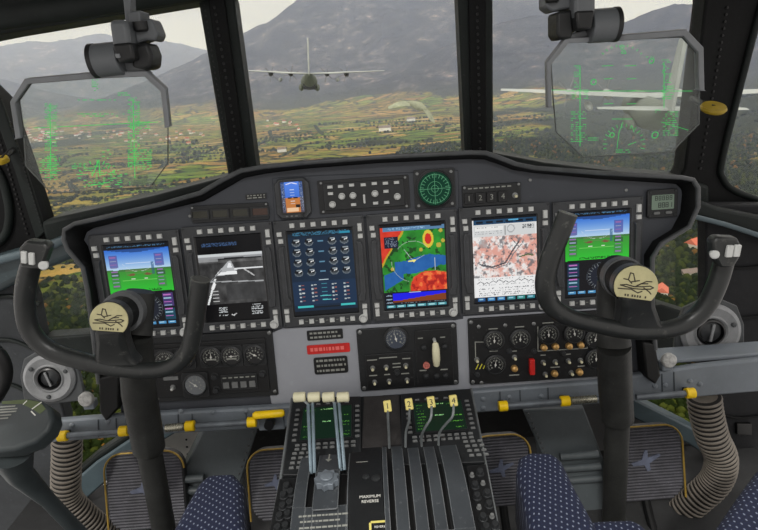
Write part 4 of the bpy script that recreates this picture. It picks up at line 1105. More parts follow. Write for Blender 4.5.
# ---------------------------------------------------------------- lower panels
M, W_, H_ = mount(213, 366, 126, 60, .003)
RT = M
t = thing('gauge_panel', 'left lower black panel of round gauges behind the left control wheel', 'gauge panel', M @ Matrix.Rotation(R(-.6), 4, 'Z'))
part('back_plate', MB().prism(rrect(W_, H_+.012, .004), 0, .006), blk2_m, t, bevel=.0015)
part('front_plate', MB().prism(rrect(W_*.90, H_*.88, .004), 0, .010), blk_m, t, bevel=.0015, M=Matrix.Translation((-.003, -.002, 0)))
sx_ = W_/126.; sy_ = H_/60.
def L(x, y): return ((x-213)*sx_*1.0, (366-y)*sy_ - (x-213)*.068*sy_)   # pixel offsets measured on the panel, levelled for its slope
for x, y, rr_, an, lk, lb in ((168, 359.5, 10, 45, 'plain', 'round gauge with needle pointing upper right'), (187, 357, 9, -30, 'plain', None), (214, 355, 9, 0, 'two', None), (234, 354, 9, 88, 'two', None), (257, 352.5, 9, -60, 'sparse', None), (195, 383, 10.5, -50, 'sparse', 'larger pale-faced gauge')):
    u, v = L(x, y)
    gauge(t, u, v, .010, rr_*sx_, an, lk, lb, square=True, dm=plain('dial_pale', (110, 114, 118), .4) if lb and 'pale' in lb else None)
for x, y in ((215, 374.5), (215, 388), (263, 371.5)): part('knob', knobmesh(.009, .011), screwd_m, t, M=Matrix.Translation((*L(x, y), .010)))
sw = part('switch_block', MB().prism(rrect(.088, .040, .002, 2), 0, .004), blk2_m, t, M=Matrix.Translation((*L(239, 379.5), .010)), bevel=.0008)
for k in range(4):
    part('numbered_key', addtext(MB().box((0, 0, .002), (.0145, .015, .004)), str(k+1), .011, 0, 0, .0042), keyd_m, sw, M=Matrix.Translation((-.032+.0213*k, -.006, .004)), smooth=False)
for k in range(6): part('lettering', MB().box((-.035+.014*k, .012, .0042), (.009, .003, .0004)), dimw_m, sw, smooth=False)
toggle(t, *L(172, 386), .010, 1.3)
part('label_strip', MB().prism(rrect(.036, .009, .001, 2), 0, .002), keyd_m, t, M=Matrix.Translation((*L(171, 377), .010)))
screws(t, [(W_*.475, H_*.50), (W_*.475, -H_*.47), (-W_*.47, H_*.5), (-W_*.47, -H_*.48)], .0048, .006, screw_m)

placard(325, 334.5, 36, 10, blk_m, dimw_m, 2, 'black engraved placard, topmost of the three beside the gear lever panel', n=.004, seed=11)
placard(328.5, 348.5, 43, 9, red_m, plain('placard_pink', (232, 110, 104), .6), 1, 'red warning placard between two black placards', n=.004, seed=12)
placard(331, 365, 34, 17, blk_m, dimw_m, 3, 'black engraved placard, lowest of the three beside the gear lever panel', n=.004, seed=13)

M, W_, H_ = mount(408, 356.5, 99, 62, .004)
t = thing('landing_gear_panel', 'central lower black panel with white landing gear lever and toggle switches', 'control panel', M)
part('back_plate', MB().prism(rrect(W_, H_, .006), 0, .006), blk2_m, t, bevel=.002)
sx_ = W_/99.; sy_ = H_/62.
def L(x, y): return ((x-408)*sx_, (356.5-y)*sy_ - (x-408)*.068*sy_)
part('switch_plate', MB().prism(rrect(48*sx_, 35*sy_, .003), 0, .010), blk_m, t, M=Matrix.Translation((*L(389, 369.5), 0)), bevel=.001)
part('lever_plate', MB().prism(rrect(37*sx_, 54*sy_, .003), 0, .010), blk_m, t, M=Matrix.Translation((*L(434, 355.5), 0)), bevel=.001)
gauge(t, *L(397, 337.5), .006, 10.3*sx_, -12, 'plain', 'round gauge with a broad white needle', dm=plain('dial_slate', (58, 66, 80), .4))
for x, y in ((372, 366.5), (385.5, 365.5), (405, 364), (373, 380.5), (387.5, 379.5), (405.5, 378.5)): toggle(t, *L(x, y), .010, 1.25, ivory_m)
part('knob', knobmesh(.008, .009), screwd_m, t, M=Matrix.Translation((*L(396, 370.5), .010)))
u, v = L(434.5, 349.5)
lv = part('gear_lever', MB().tube([(0, .030, .0), (0, .030, .022)], .004, 10), key_m, t, M=Matrix.Translation((u, v, .010)))
part('gear_lever_handle', MB().tube([Vector(p) for p in ((0, .028, .018), (0, .027, .028), (0, .015, .034), (0, -.010, .034), (0, -.024, .028), (0, -.027, .020))], [.003, .0075, .0092, .0092, .0075, .003], 16), ivory_m, lv, label='white elongated lever handle')
for x, y in ((424, 346), (444.5, 345), (424.5, 374.5), (435, 374.5), (444, 374)): part('indicator_lamp', MB().lathe([(.0075, 0), (.0075, .004), (.006, .006), (.0001, .007)], 16, cap=False), screwd_m, t, M=Matrix.Translation((*L(x, y), .010)))
part('guarded_button', ring(MB(), disc(.0085, 20), disc(.005, 20), 0, .005).prism(disc(.0045, 16), 0, .003), paint('button_pink', (190, 110, 100), .5), t, M=Matrix.Translation((*L(425.5, 363.5), .010)), label='pink ringed button')
lt = MB()
for x, y, w_ in ((372, 358.5, 10), (388, 356, 18), (406, 357, 8), (372, 374, 8), (386, 373, 6), (404, 372, 8), (396, 362, 8), (396, 365.5, 8), (421, 337, 5), (443, 336, 5), (422, 369, 7), (443, 368, 7)):
    u, v = L(x, y); part('lettering', MB().box((u, v, .0102), (w_*sx_, 1.1*sy_, .0004)), dimw_m, t, smooth=False)
screws(t, [(s1_*W_*.465, s2_*H_*.45) for s1_ in (-1, 1) for s2_ in (-1, 1)], .0052, .006, screw_m)

M, W_, H_ = mount(537, 347, 137, 66, .003)
t = thing('engine_switch_panel', 'right lower black panel with small gauges, brass capped knobs and a red guarded switch', 'control panel', M @ Matrix.Rotation(R(-.3), 4, 'Z'))
part('back_plate', MB().prism(rrect(W_, H_, .005), 0, .008), blk_m, t, bevel=.002)
sx_ = W_/137.; sy_ = H_/66.
def L(x, y): return ((x-537)*sx_, (347-y)*sy_ - (x-537)*.066*sy_)
for x, y, an in ((493.5, 339, 0), (519, 337.5, 5), (547, 333, 0), (572.5, 332, -8), (494, 363, 8), (593, 337.5, 10), (594, 357, 0)):
    gauge(t, *L(x, y), .008, 8.8*sx_, an)
for x, y in ((542.5, 346), (554, 345), (567.5, 344.5), (579, 343.5), (513, 367), (553, 372), (578, 370.5)): part('brass_knob', MB().lathe([(.0085, 0), (.0085, .005), (.007, .010), (.003, .0125)], 18), gold_m, t, M=Matrix.Translation((*L(x, y), .008)))
for x, y in ((513.5, 356), (542, 361), (554, 360.5), (567, 359.5), (579, 359), (544, 373), (570, 371.5), (476, 358.5)): toggle(t, *L(x, y), .008, 1.25, ivory_m)
for x, y in ((508.5, 350), (533, 350), (562, 352), (476, 373.5)): part('knob', knobmesh(.007, .007), screwd_m, t, M=Matrix.Translation((*L(x, y), .008)))
rg = part('red_guard', MB().box((0, 0, .007), (.0125, .040, .014)), red_m, t, M=Matrix.Translation((*L(530, 364.5), .008)), bevel=.002, label='red switch guard')
hs = MB()
for k in range(3): hs.line([(-.010+.009*k, -.006), (-.004+.009*k, .006)], .0022, .0083)
part('hazard_marks', hs, plain('hazard_yellow', (206, 200, 60), .5), t, M=Matrix.Translation((*L(479, 365.5), 0)), label='yellow hazard stripes', smooth=False)
for pts in ([(483, 341), (475, 341), (475, 356)], [(537, 326), (537, 350), (586, 347), (586, 326)]): part('outline_mark', MB().line([L(*p) for p in pts], .0022, .0081), dimw_m, t, smooth=False)
for x, y, w_ in ((493, 328, 9), (519, 326, 9), (547, 322, 11), (493, 350, 8), (513, 350, 6), (513, 374, 10), (554, 366, 9), (580, 365, 7), (542, 354, 5), (567, 353, 5)):
    u, v = L(x, y); part('lettering', MB().box((u, v, .0082), (w_*sx_, 1.0*sy_, .0004)), dimw_m, t, smooth=False)
screws(t, [(s1_*W_*.478, s2_*H_*.45) for s1_ in (-1, 1) for s2_ in (-1, 1)] + [L(479, 326), L(533, 323), L(505, 324.5), L(480, 382)], .0048, .008, screw_m)
# ================================================================== ledge and its fittings
ledge_m = paint('ledge_blue_grey', (108, 115, 122), .45, wear=.14, scale=7, bump=.1, edge=.5)
ledge_d = paint('ledge_seam', (52, 58, 62), .6)
LY = 1.212
top = [(44, 422), (120, 416), (280, 407), (470, 392), (600, 382), (640, 375), (700, 366), (758, 360), (800, 355)]
bot = [(800, 388), (758, 392), (690, 398), (600, 404), (480, 413), (280, 428), (155, 435), (60, 442), (44, 444)]
lg = part('panel_ledge', slab(top+bot, LY, .02), ledge_m, None, bevel=.005)
tag(lg, 'blue-grey riveted metal ledge running across the flight deck under the instrument panel', 'ledge')
sh = part('top_shelf', MB().prism([(x, y) for x, y in [(.63, LY+.02), (1.02, LY+.02), (1.02, LY+.085), (.64, LY+.085)]], at(700, 364, LY).z-.006, at(700, 364, LY).z+.006), ledge_m, lg, bevel=.004)
def edgey(x, ys):
    for (x0, y0), (x1, y1) in zip(ys[:-1], ys[1:]):
        if min(x0, x1) <= x <= max(x0, x1): return y0+(y1-y0)*(x-x0)/(x1-x0)
sm = MB(); bl = MB()
for x in (98, 116, 178, 192, 246, 500, 520, 548, 624, 662, 674):
    ya, yb = edgey(x, top)+2, edgey(x, bot)-2
    sm.add(*(lambda m_: (m_.v, m_.f))(slab([(x-.5, ya), (x+.5, ya), (x+1.1, yb), (x+.1, yb)], LY-.0012, .0015)))
part('panel_seams', sm, ledge_d, lg, smooth=False)
bme = MB().lathe([(.0065, 0), (.0065, .002), (.004, .004), (.0001, .0045)], 12, cap=False).mesh('bolt'); bme.materials.append(ledge_m)
for x, y in ((72, 425), (108, 421), (130, 420), (181, 411), (213, 412), (246, 411), (483, 399), (483, 408), (509, 397), (541, 396), (655, 386), (665, 385), (690, 381), (700, 384)):
    p = at(x, y, LY); part('bolt', bme, None, lg, M=Matrix.Translation(p) @ Matrix.Rotation(R(90), 4, 'X'))
# grab rails
rail_m = paint('rail_grey', (96, 102, 108), .4, metal=.3, wear=.25, scale=25)
chrome_m = paint('chrome_sleeve', (168, 166, 150), .25, metal=.8, wear=.4, scale=40, wearc=(90, 84, 60))
RY = LY-.030
for a, b_, cl, ch, lab in (((63, 436), (190, 426), [(63, 436), (124, 431), (190, 426)], ((166, 428), (184, 426.5)), 'grey grab rail with three yellow clamps under the ledge at the left'),
                       ((190, 426), (252, 422), [(252, 422)], None, 'short grey grab rail ending in one yellow clamp beside the yellow handle'),
                       ((503, 406), (600, 398.5), [(503, 406), (565, 401)], ((571, 400.7), (596, 398.7)), 'grey grab rail with two yellow clamps left of the right control column'),
                       ((636, 397), (690, 393), [(690, 393)], None, 'grey grab rail with one yellow clamp right of the right control column')):
    pa, pb = at(*a, RY), at(*b_, RY)
    if a[0] == 190: pa = pa+(pb-pa)*.10
    t = thing('grab_rail', lab, 'rail', Matrix.Translation(pa)); inv = Matrix.Translation(-pa)
    part('tube', MB().cyl(pa, pb, .0075).xf(inv), rail_m, t)
    d_ = (pb-pa).normalized()
    for c_ in cl:
        p = at(*c_, RY); part('clamp', MB().lathe([(.0105, -.011), (.0125, -.010), (.0125, .010), (.0105, .011)], 20, p, d_).xf(inv), yellow_m, t, label='yellow clamp')
        part('clamp_bracket', MB().box(p+Vector((0, .014, -.006)), (.014, .022, .016)).xf(inv), dial_m, t, bevel=.002)
    if ch: part('sleeve', MB().cyl(at(*ch[0], RY), at(*ch[1], RY), .0095).xf(inv), chrome_m, t, label='worn chrome sleeve')
# yellow handle
p = at(271, 420, LY); t = thing('parking_brake_handle', 'bright yellow bar handle on a grey bracket at the left of the centre console', 'handle', Matrix.Translation(p))
part('bracket', MB().box((0, .006, -.002), (.066, .02, .052)), ledge_m, t, bevel=.004)
part('shaft', MB().cyl((0, 0, .0), (0, -.03, .004), .012), dial_m, t)
q0, q1 = at(253, 415.5, LY-.035)-p, at(284.5, 413, LY-.035)-p
part('handle_bar', MB().tube([q0, q0+(q1-q0)*.08, q0+(q1-q0)*.92, q1], [.006, .0095, .0095, .006], 16), yellow_m, t, label='yellow bar')
# round knobs standing on the ledge
kn_g = paint('knurled_alloy', (170, 170, 168), .5, metal=.2, wear=.4, scale=120, bump=.5)
for x, y, lab in ((86.5, 399, 'round alloy knob standing on the ledge below the left air outlet'), (668.5, 360, 'round alloy knob standing on the ledge below the right air outlet')):
    p = at(x, y, LY-.01); t = thing('ledge_knob', lab, 'knob', Matrix.Translation(p))
    part('knob_head', MB().lathe([(.016, -.006), (.0175, -.004), (.0175, .006), (.015, .009), (.0001, .010)], 28, (0, 0, 0), (0, -1, .15), cap=False), kn_g, t)
    part('knob_base', MB().box((0, .012, -.020), (.026, .026, .020)), ledge_m, t, bevel=.003)
# air outlets
vent_m = paint('vent_alloy', (124, 126, 128), .5, metal=.1, wear=.2, scale=30, bump=.3)
ventp_m = paint('vent_plate', (62, 65, 67), .5, wear=.25, scale=20, bump=.2)
for cx_, cy_, rp, Y, sgn, lab in ((51, 377, 27, 1.33, -1, 'round alloy air outlet on the left side below the control wheel'), (709, 331, 31, 1.33, 1, 'round alloy air outlet on the right side behind the control wheel')):
    fr_ = Frame(at(cx_, cy_, Y), Vector((1, sgn*-.10, 0)), (0, .15, 1)); s_ = fr_.sc(cx_, cy_)[0]; r_ = rp*s_
    t = thing('air_outlet', lab, 'air vent', fr_.mat())
    pl = [(-1.14, -.95), (-1.0, -1.1), (1.0, -1.1), (1.16, -.95), (1.1, .2), (.85, .85), (.3, 1.12), (-.3, 1.12), (-.85, .85), (-1.1, .2)]
    part('mount_plate', MB().prism([(x*r_, y*r_) for x, y in pl], -.01, .004), ventp_m, t, bevel=.003)
    part('outer_ring', MB().lathe([(r_*.98, 0), (r_*.97, .010), (r_*.84, .017), (r_*.58, .013), (r_*.52, .016), (r_*.46, .012), (r_*.46, 0)], 40, cap=False), vent_m, t)
    part('nozzle', MB().lathe([(r_*.46, .004), (r_*.44, .016), (r_*.38, .018), (r_*.36, .004), (.0001, .003)], 32, cap=False), dial_m, t)
    part('swivel', MB().lathe([(r_*.33, .0), (r_*.32, .010), (.0001, .016)], 28, cap=False), screwd_m, t)
    part('slot_bar', MB().box((0, 0, .017), (r_*.09, r_*.60, .006), Matrix.Rotation(R(14 if sgn < 0 else -10), 3, 'Z')), vent_m, t, bevel=.001)
    for a in (20, 140, 262): part('ring_bolt', MB().lathe([(r_*.085, .012), (r_*.085, .018), (r_*.05, .020)], 10, (r_*.73*math.cos(R(a)), r_*.73*math.sin(R(a)), 0)), ventp_m, t)
    for x, y in ((-.98, -.93), (.98, -.93)): part('plate_bolt', MB().lathe([(r_*.08, .003), (r_*.08, .007), (r_*.05, .009)], 10, (r_*x, r_*y, 0)), screw_m, t)

# ================================================================== centre console
PED = Frame(at(379, 400, 1.165), (1, 0, 0), (0, math.cos(R(11)), math.sin(R(11))))
con_m = paint('console_black', (20, 22, 24), .5, wear=.25, scale=14, bump=.15, edge=1.0)
rim_m = paint('console_rim', (120, 124, 126), .4, metal=.4, wear=.3, scale=20)
quad_m = paint('quadrant_dark', (54, 58, 62), .42, wear=.22, scale=9, bump=.15, edge=1.3, wearc=(150, 154, 156))
cc = thing('centre_console', 'black centre console between the seats under the instrument panel', 'console', PED.mat())
P2 = lambda pts, n=0: [PED.uv(x, y, n) for x, y in pts]
outl = P2([(292, 399), (362, 396), (400, 394), (471, 389), (486, 466), (504, 560), (262, 566), (280, 478)])
part('console_body', MB().prism(outl, -.38, 0), con_m, cc, bevel=.003)
for seq in ([(292, 399), (281, 478), (266, 560)], [(471, 389), (486, 466), (504, 560)]):
    pts = [Vector((*PED.uv(x, y), .001)) for x, y in seq]; part('edge_rail', MB().tube(pts, .0032, 8), rim_m, cc)
part('centre_strip', MB().prism(P2([(364, 398), (399, 396), (402, 448), (362, 450)]), 0, .003), paint('strip_brown_black', (44, 42, 42), .8, wear=.3, scale=40, bump=.6), cc)
knm = knobmesh(.0085, .012).mesh('knob'); knm.materials.append(screwd_m)
knp = knobmesh(.0048, .008).mesh('knob'); knp.materials.append(keyd_m)
for nm, poly, ks in (('left_side_panel', [(280, 481), (298, 480), (293, 560), (264, 562)], [(287, 488), (284, 497), (291, 494), (283, 508), (290, 505), (280, 518), (288, 516), (278, 530), (286, 528)]),
                     ('right_side_panel', [(467, 468), (486, 466), (504, 560), (474, 560)], [(472, 476), (480, 474), (475, 487), (483, 484), (477, 498), (487, 495), (479, 508), (489, 506), (483, 519), (492, 517), (486, 529), (495, 527)])):
    sp = part('radio_panel', MB().prism(P2(poly), 0, .006), blk_m, cc, bevel=.001)
    for k, (x, y) in enumerate(ks): part('knob', knp if k % 3 == 0 and 'right' in nm else knm, None, sp, M=Matrix.Translation((*PED.uv(x, y, .006), .006)))
# two keyboard display units
def cdu(scr, outline, lab, seed):
    ox, oy = PED.uv(sum(p[0] for p in outline)/4, sum(p[1] for p in outline)/4)
    t = thing('keyboard_display_unit', lab, 'display', PED.mat(ox, oy, .0015))
    part('case', MB().prism([(x-ox, y-oy) for x, y in P2(outline)], 0, .008), blk2_m, t, bevel=.0015)
    q = [(x-ox, y-oy) for x, y in P2(scr, .008)]
    cx_ = sum(a for a, _ in q)/4; cy_ = sum(b_ for _, b_ in q)/4; w_ = (q[1][0]-q[0][0]+q[2][0]-q[3][0])/2; h_ = abs(q[0][1]+q[1][1]-q[2][1]-q[3][1])/2
    r_ = Ras(72, 56, (14, 36, 22)); rr_ = random.Random(seed)
    for k in range(9):
        y = .08+k*.1
        if rr_.random() < .75: r_.dashes(.04, y, .04+rr_.uniform(.08, .26), y+.03, (70, 130, 44), .42, seed+k)
        if rr_.random() < .6: r_.dashes(.92-rr_.uniform(.08, .26), y, .96, y+.03, (84, 150, 50), .42, seed+40+k)
    r_.dashes(.36, .05, .62, .09, (140, 190, 120), .6, seed+77); r_.dashes(.42, .45, .60, .49, (140, 200, 130), .7, seed+78)
    part('screen', r_.mesh('screen', w_, h_, .0), SCR, t, M=Matrix.Translation((cx_, cy_, .0092)))
    part('screen_frame', ring(MB(), [(cx_+x, cy_+y) for x, y in rrect(w_+.010, h_+.010, .003, 2)], [(cx_+x, cy_+y) for x, y in rrect(w_, h_, .001, 2)], .007, .0115), con_m, t)
    kw = MB().box((0, 0, .0015), (.0105, .0048, .003), taper=.8).mesh('key'); kw.materials.append(keyd_m)
    ys = [cy_+h_*(.46-.155*k) for k in range(7)]
    for k, y in enumerate(ys):
        for s_ in (-1, 1): part('key', kw, None, t, M=Matrix.Translation((cx_+s_*(w_/2+.013), y, .008)))
    for k in range(5): part('key', kw, None, t, M=Matrix.Translation((cx_-w_*.4+k*w_*.2, cy_+h_/2+.010, .008)))
    for row in range(2):
        for k in range(9): part('key', kw, None, t, M=Matrix.Translation((cx_-.060+k*.0150, cy_-h_/2-.012-row*.011, .008)))
    return t, (cx_, cy_, w_, h_), kw
t, g_, kw = cdu([(304, 408), (352, 407), (351, 439), (300, 441)], [(294, 401), (361, 399), (361, 478), (283, 478)], 'keyboard unit with green text screen at the left of the console, behind the paired levers', 5)
for row in range(4):
    for k in range(3): part('key', kw, None, t, M=Matrix.Translation((g_[0]-.064+k*.0150-row*.001, g_[1]-g_[3]/2-.034-row*.0125, .008)))
t, g_, kw = cdu([(414, 404), (463, 401), (465, 431), (415, 433)], [(401, 397), (470.5, 391.5), (485, 465), (402, 468)], 'keyboard unit with green text screen at the right of the console behind the numbered levers', 9)
for row in range(4):
    for k in range(3): part('key', kw, None, t, M=Matrix.Translation((g_[0]+.046+k*.0150+row*.002, g_[1]-g_[3]/2-.034-row*.0125, .008)))
# lever quadrants: curved covers with slots
def quadrant(u_edges, v_top, v_bot, hgt, lab, name, slots_v=None):
    """u_edges: list of (u0,u1) solid ribs; curved in v, rising hgt"""
    t = thing(name, lab, 'lever quadrant', PED.mat())
    vt, vb = v_top, v_bot; n = 18
    prof = [(vt + (vb-vt)*k/n, hgt*math.sin(min(1, (k/n)*1.9)*math.pi/2)*(1-.10*(k/n)**3)) for k in range(n+1)]
    return t, prof
def rib(mb, u0, u1, prof, n0=.001):
    m_ = len(prof); vs = []
    for v_, h_ in prof: vs += [(u0, v_, n0), (u0, v_, h_+.002), (u1, v_, h_+.002), (u1, v_, n0)]
    fs = []
    for k in range(m_-1):
        for i in range(4): fs.append((k*4+i, k*4+(i+1) % 4, k*4+4+(i+1) % 4, k*4+4+i))
    fs += [(3, 2, 1, 0), tuple((m_-1)*4+i for i in range(4))]
    mb.add(vs, [f_[::-1] for f_ in fs]); return mb
HQ = .046
U = lambda x, y=487, n=.036: PED.uv(x, y, n)[0]
vt, vb = PED.uv(420, 443, .004)[1], PED.uv(420, 575, .03)[1]
t, prof = quadrant(None, vt, vb, HQ, 'dark curved quadrant cover with four long slots for the numbered levers', 'throttle_quadrant')
sl = [(391.2, 2.7), (409, 2.7), (426.6, 2.7), (444, 2.7)]
eds = [383.5]+[e for c_, h_ in sl for e in (c_-h_, c_+h_)]+[466.5]
cut = .80
cov = MB(); nprof = [p_ for p_ in prof if p_[0] >= vb + (vt-vb)*.335]
for k in range(0, len(eds), 2): rib(cov, U(eds[k]), U(eds[k+1]), prof)
low = [p_ for p_ in prof if p_[0] <= PED.uv(420, 523, .046)[1]]
rib(cov, U(383.5), U(466.5), [(v_, h_-.0005) for v_, h_ in low])
part('slotted_cover', cov, quad_m, t, ang=30, bevel=.0012)
well = MB(); rib(well, U(384.5), U(465.5), [(v_, max(.002, h_-.022)) for v_, h_ in prof], 0); part('slot_well', well, plain('slot_black', (6, 6, 7), .8), t)
t2, prof2 = quadrant(None, vt, vb, HQ*.96, '', 'x'); bpy.data.objects.remove(t2)
t = thing('marking_quadrant', 'dark quadrant strip with white MAXIMUM REVERSE lettering between the lever groups', 'quadrant panel', PED.mat())
part('cover', rib(MB(), U(349.5), U(382.8), prof2), con_m, t, ang=30, bevel=.0015)
def onarc(px, py, prof_):
    "local placement on a curved cover under a picture point"
    n_ = .03
    for _ in range(12):
        u, v = PED.uv(px, py, n_); vv = min(max(v, prof_[-1][0]), prof_[0][0])
        for (v0, h0), (v1, h1) in zip(prof_[:-1], prof_[1:]):
            if v1 <= vv <= v0: n_ = h0+(h1-h0)*(v0-vv)/(v0-v1)+.002; sl_ = math.atan2(h1-h0, v1-v0); break
    return Matrix.Translation((u, v, n_)) @ Matrix.Rotation(sl_+math.pi if abs(sl_) > 1.57 else sl_, 4, 'X')
mk = addtext(MB(), 'MAXIMUM', .0085, 0, .0052, .0004); addtext(mk, 'REVERSE', .0085, 0, -.0052, .0004)
part('lettering', mk, white_m, t, M=onarc(370, 499, prof2), smooth=False)
mk = MB().box((-.012, -.006, .0005), (.004, .018, .0006)).box((.006, .004, .0005), (.034, .004, .0006)); part('yellow_bracket', mk, plain('bracket_yellow', (212, 200, 110), .5), t, M=onarc(377, 524, prof2), smooth=False, label='pale yellow corner bracket')
part('lettering', addtext(MB(), 'REVERSE', .0058, .006, -.006, .0004), white_m, t, M=onarc(377, 524, prof2), smooth=False)
for x, y, r_ in ((366, 477, .007), (376, 478.5, .009)): part('fastener', MB().lathe([(r_, 0), (r_, .002), (r_*.6, .0035)], 16), screwd_m, t, M=onarc(x, y, prof2))
lt = MB().box((0, 0, .0004), (.024, .0013, .0006)); part('lettering', lt, dimw_m, t, M=onarc(362, 462, prof2), smooth=False)
# left quadrant: condition levers
t, prof3 = quadrant(None, vt-.002, vb, HQ*.92, 'dark quadrant cover with two short slots and a star shaped knob at the console left', 'condition_quadrant')
cov = MB(); se = [(296.5, 308.6), (316, 339.5), (347.5, 349)]
Ue = lambda x: PED.uv(x, 480, .034)[0]
for a, b_ in se: rib(cov, Ue(a), Ue(b_), prof3)
rib(cov, Ue(296.5), Ue(349), [(v_, h_-.0005) for v_, h_ in prof3 if v_ <= PED.uv(325, 504, .035)[1]])
part('slotted_cover', cov, quad_m, t, ang=30, bevel=.0012)
well = MB(); rib(well, Ue(297), Ue(348.6), [(v_, max(.002, h_-.020)) for v_, h_ in prof3], 0); part('slot_well', well, plain('slot_black_2', (6, 6, 7), .8), t)
part('raised_plate', MB().prism(rrect(.048, .10, .005), 0, .003), quad_m, t, M=onarc(326.5, 490, prof3), bevel=.001)
st_ = MB(); pts = [((.025 if k % 2 else .0195)*math.cos(math.pi*k/9), (.025 if k % 2 else .0195)*math.sin(math.pi*k/9)) for k in range(18)]
st_.prism(pts, .002, .016).lathe([(.013, .016), (.013, .020), (.009, .022)], 20)
part('star_knob', st_, paint('knob_steel_grey', (112, 120, 128), .4, metal=.3, wear=.2, scale=40), t, M=onarc(327.5, 484, prof3), bevel=.0012)
ar = MB().line([(0, .016), (0, -.008)], .0028, .0004).prism([(-.0065, -.006), (.0065, -.006), (0, -.017)], .0004, .0008)
part('arrow_mark', ar, dimw_m, t, M=onarc(329, 458, prof3), smooth=False)
for k, (y, w_) in enumerate(((515, .095), (521, .072), (527, .085))):
    lt = MB(); rr_ = random.Random(k+3); x = -w_/2
    while x < w_/2: L_ = rr_.uniform(.004, .010); lt.box((x+L_/2, 0, .0004), (L_, .0035, .0005)); x += L_+.0016
    part('lettering', lt, dimw_m, t, M=onarc((325, 320, 323)[k], y, prof3), smooth=False)
# numbered throttle levers
rod_m = paint('lever_rod', (132, 138, 140), .35, metal=.5, wear=.25, scale=40, bump=0)
kny = paint('lever_cream_yellow', (222, 208, 124), .45, wear=.12, scale=40, bump=0)
for k, (kp, path) in enumerate((((387.5, 406), [(387.7, 410), (388.2, 422), (388.9, 434), (389.4, 448)]), ((409, 404), [(409.5, 408), (409, 421), (406, 432), (405.6, 447)]),
                                ((431, 402), [(431.6, 406), (430.8, 418), (425, 428), (421.6, 436), (421.8, 446)]), ((453.3, 400.5), [(453.5, 404), (452.6, 416), (446, 424), (439.5, 433), (438.6, 445)]))):
    base = PED.pt(*PED.uv(*path[-1], .014), .014)
    t = thing('power_lever', ('straight thin throttle lever, leftmost of the numbered four, with a cream yellow tab', 'slightly bent throttle lever whose yellow tab reads 2, second of the numbered four', 'bent throttle lever whose yellow tab reads 3, third of the numbered four', 'most strongly bent throttle lever, rightmost of the numbered four')[k], 'lever', Matrix.Translation(base)); inv = Matrix.Translation(-base)
    ns = ([.115, .10, .075, .045, .014] if len(path) == 5 else [.115, .085, .05, .014])
    pts = [PED.pt(*PED.uv(x, y, n_), n_) for (x, y), n_ in zip(path, ns)]
    part('rod', MB().tube(spline(pts, 5), .0027, 10).xf(inv), rod_m, t)
    M = inv @ Matrix.Translation(PED.pt(*PED.uv(*kp, .118), .118)) @ Frame((0, 0, 0), (1, .0, 0), (0, .45, .9)).mat() @ Matrix.Rotation(R(4), 4, 'Z')
    kb_ = part('lever_tab', MB().box((0, 0, 0), (.0155, .0225, .012)), kny, t, bevel=.002, label='pale yellow tab'); kb_.matrix_local = M
    part('numeral', addtext(MB(), str(k+1), .016, 0, 0, .0064), dial_m, kb_, smooth=False)
for k, (kx, sx0) in enumerate(((299.5, 0), (314, 0), (328.5, 1), (343, 1))):
    foot = ((311, 474), (314.6, 473), (340.6, 471), (344.6, 470))[k]; tp = ((308, 404), (312.5, 403.5), (334.5, 403), (339, 402.5))[k]
    base = PED.pt(*PED.uv(*foot, .03), .03); inv = Matrix.Translation(-base)
    t = thing('condition_lever', ('leftmost ivory capped lever of the four at the console left', 'second ivory capped lever from the left of the console', 'third ivory capped lever from the left of the console', 'fourth ivory capped lever, nearest the console centre')[k], 'lever', Matrix.Translation(base), None)
    a = PED.pt(*PED.uv(*foot, .025), .025); b_ = PED.pt(*PED.uv(*tp, .10), .10); c_ = PED.pt(*PED.uv(kx, 397, .112), .112)
    part('blade', MB().tube([a, a+(b_-a)*.5, b_], .0036, 8, sx=.8).xf(inv), paint('lever_blue_steel', (116, 132, 142), .35, metal=.5, wear=.2, scale=40, bump=0), t)
    part('link', MB().tube([b_, (b_+c_)/2, c_], .003, 8).xf(inv), rod_m, t)
    part('ivory_cap', MB().lathe([(.0085, -.0128), (.0105, -.011), (.0105, .011), (.0085, .0128)], 20, c_, (1, 0, 0)).xf(inv), ivory_m, t, label='ivory barrel cap')

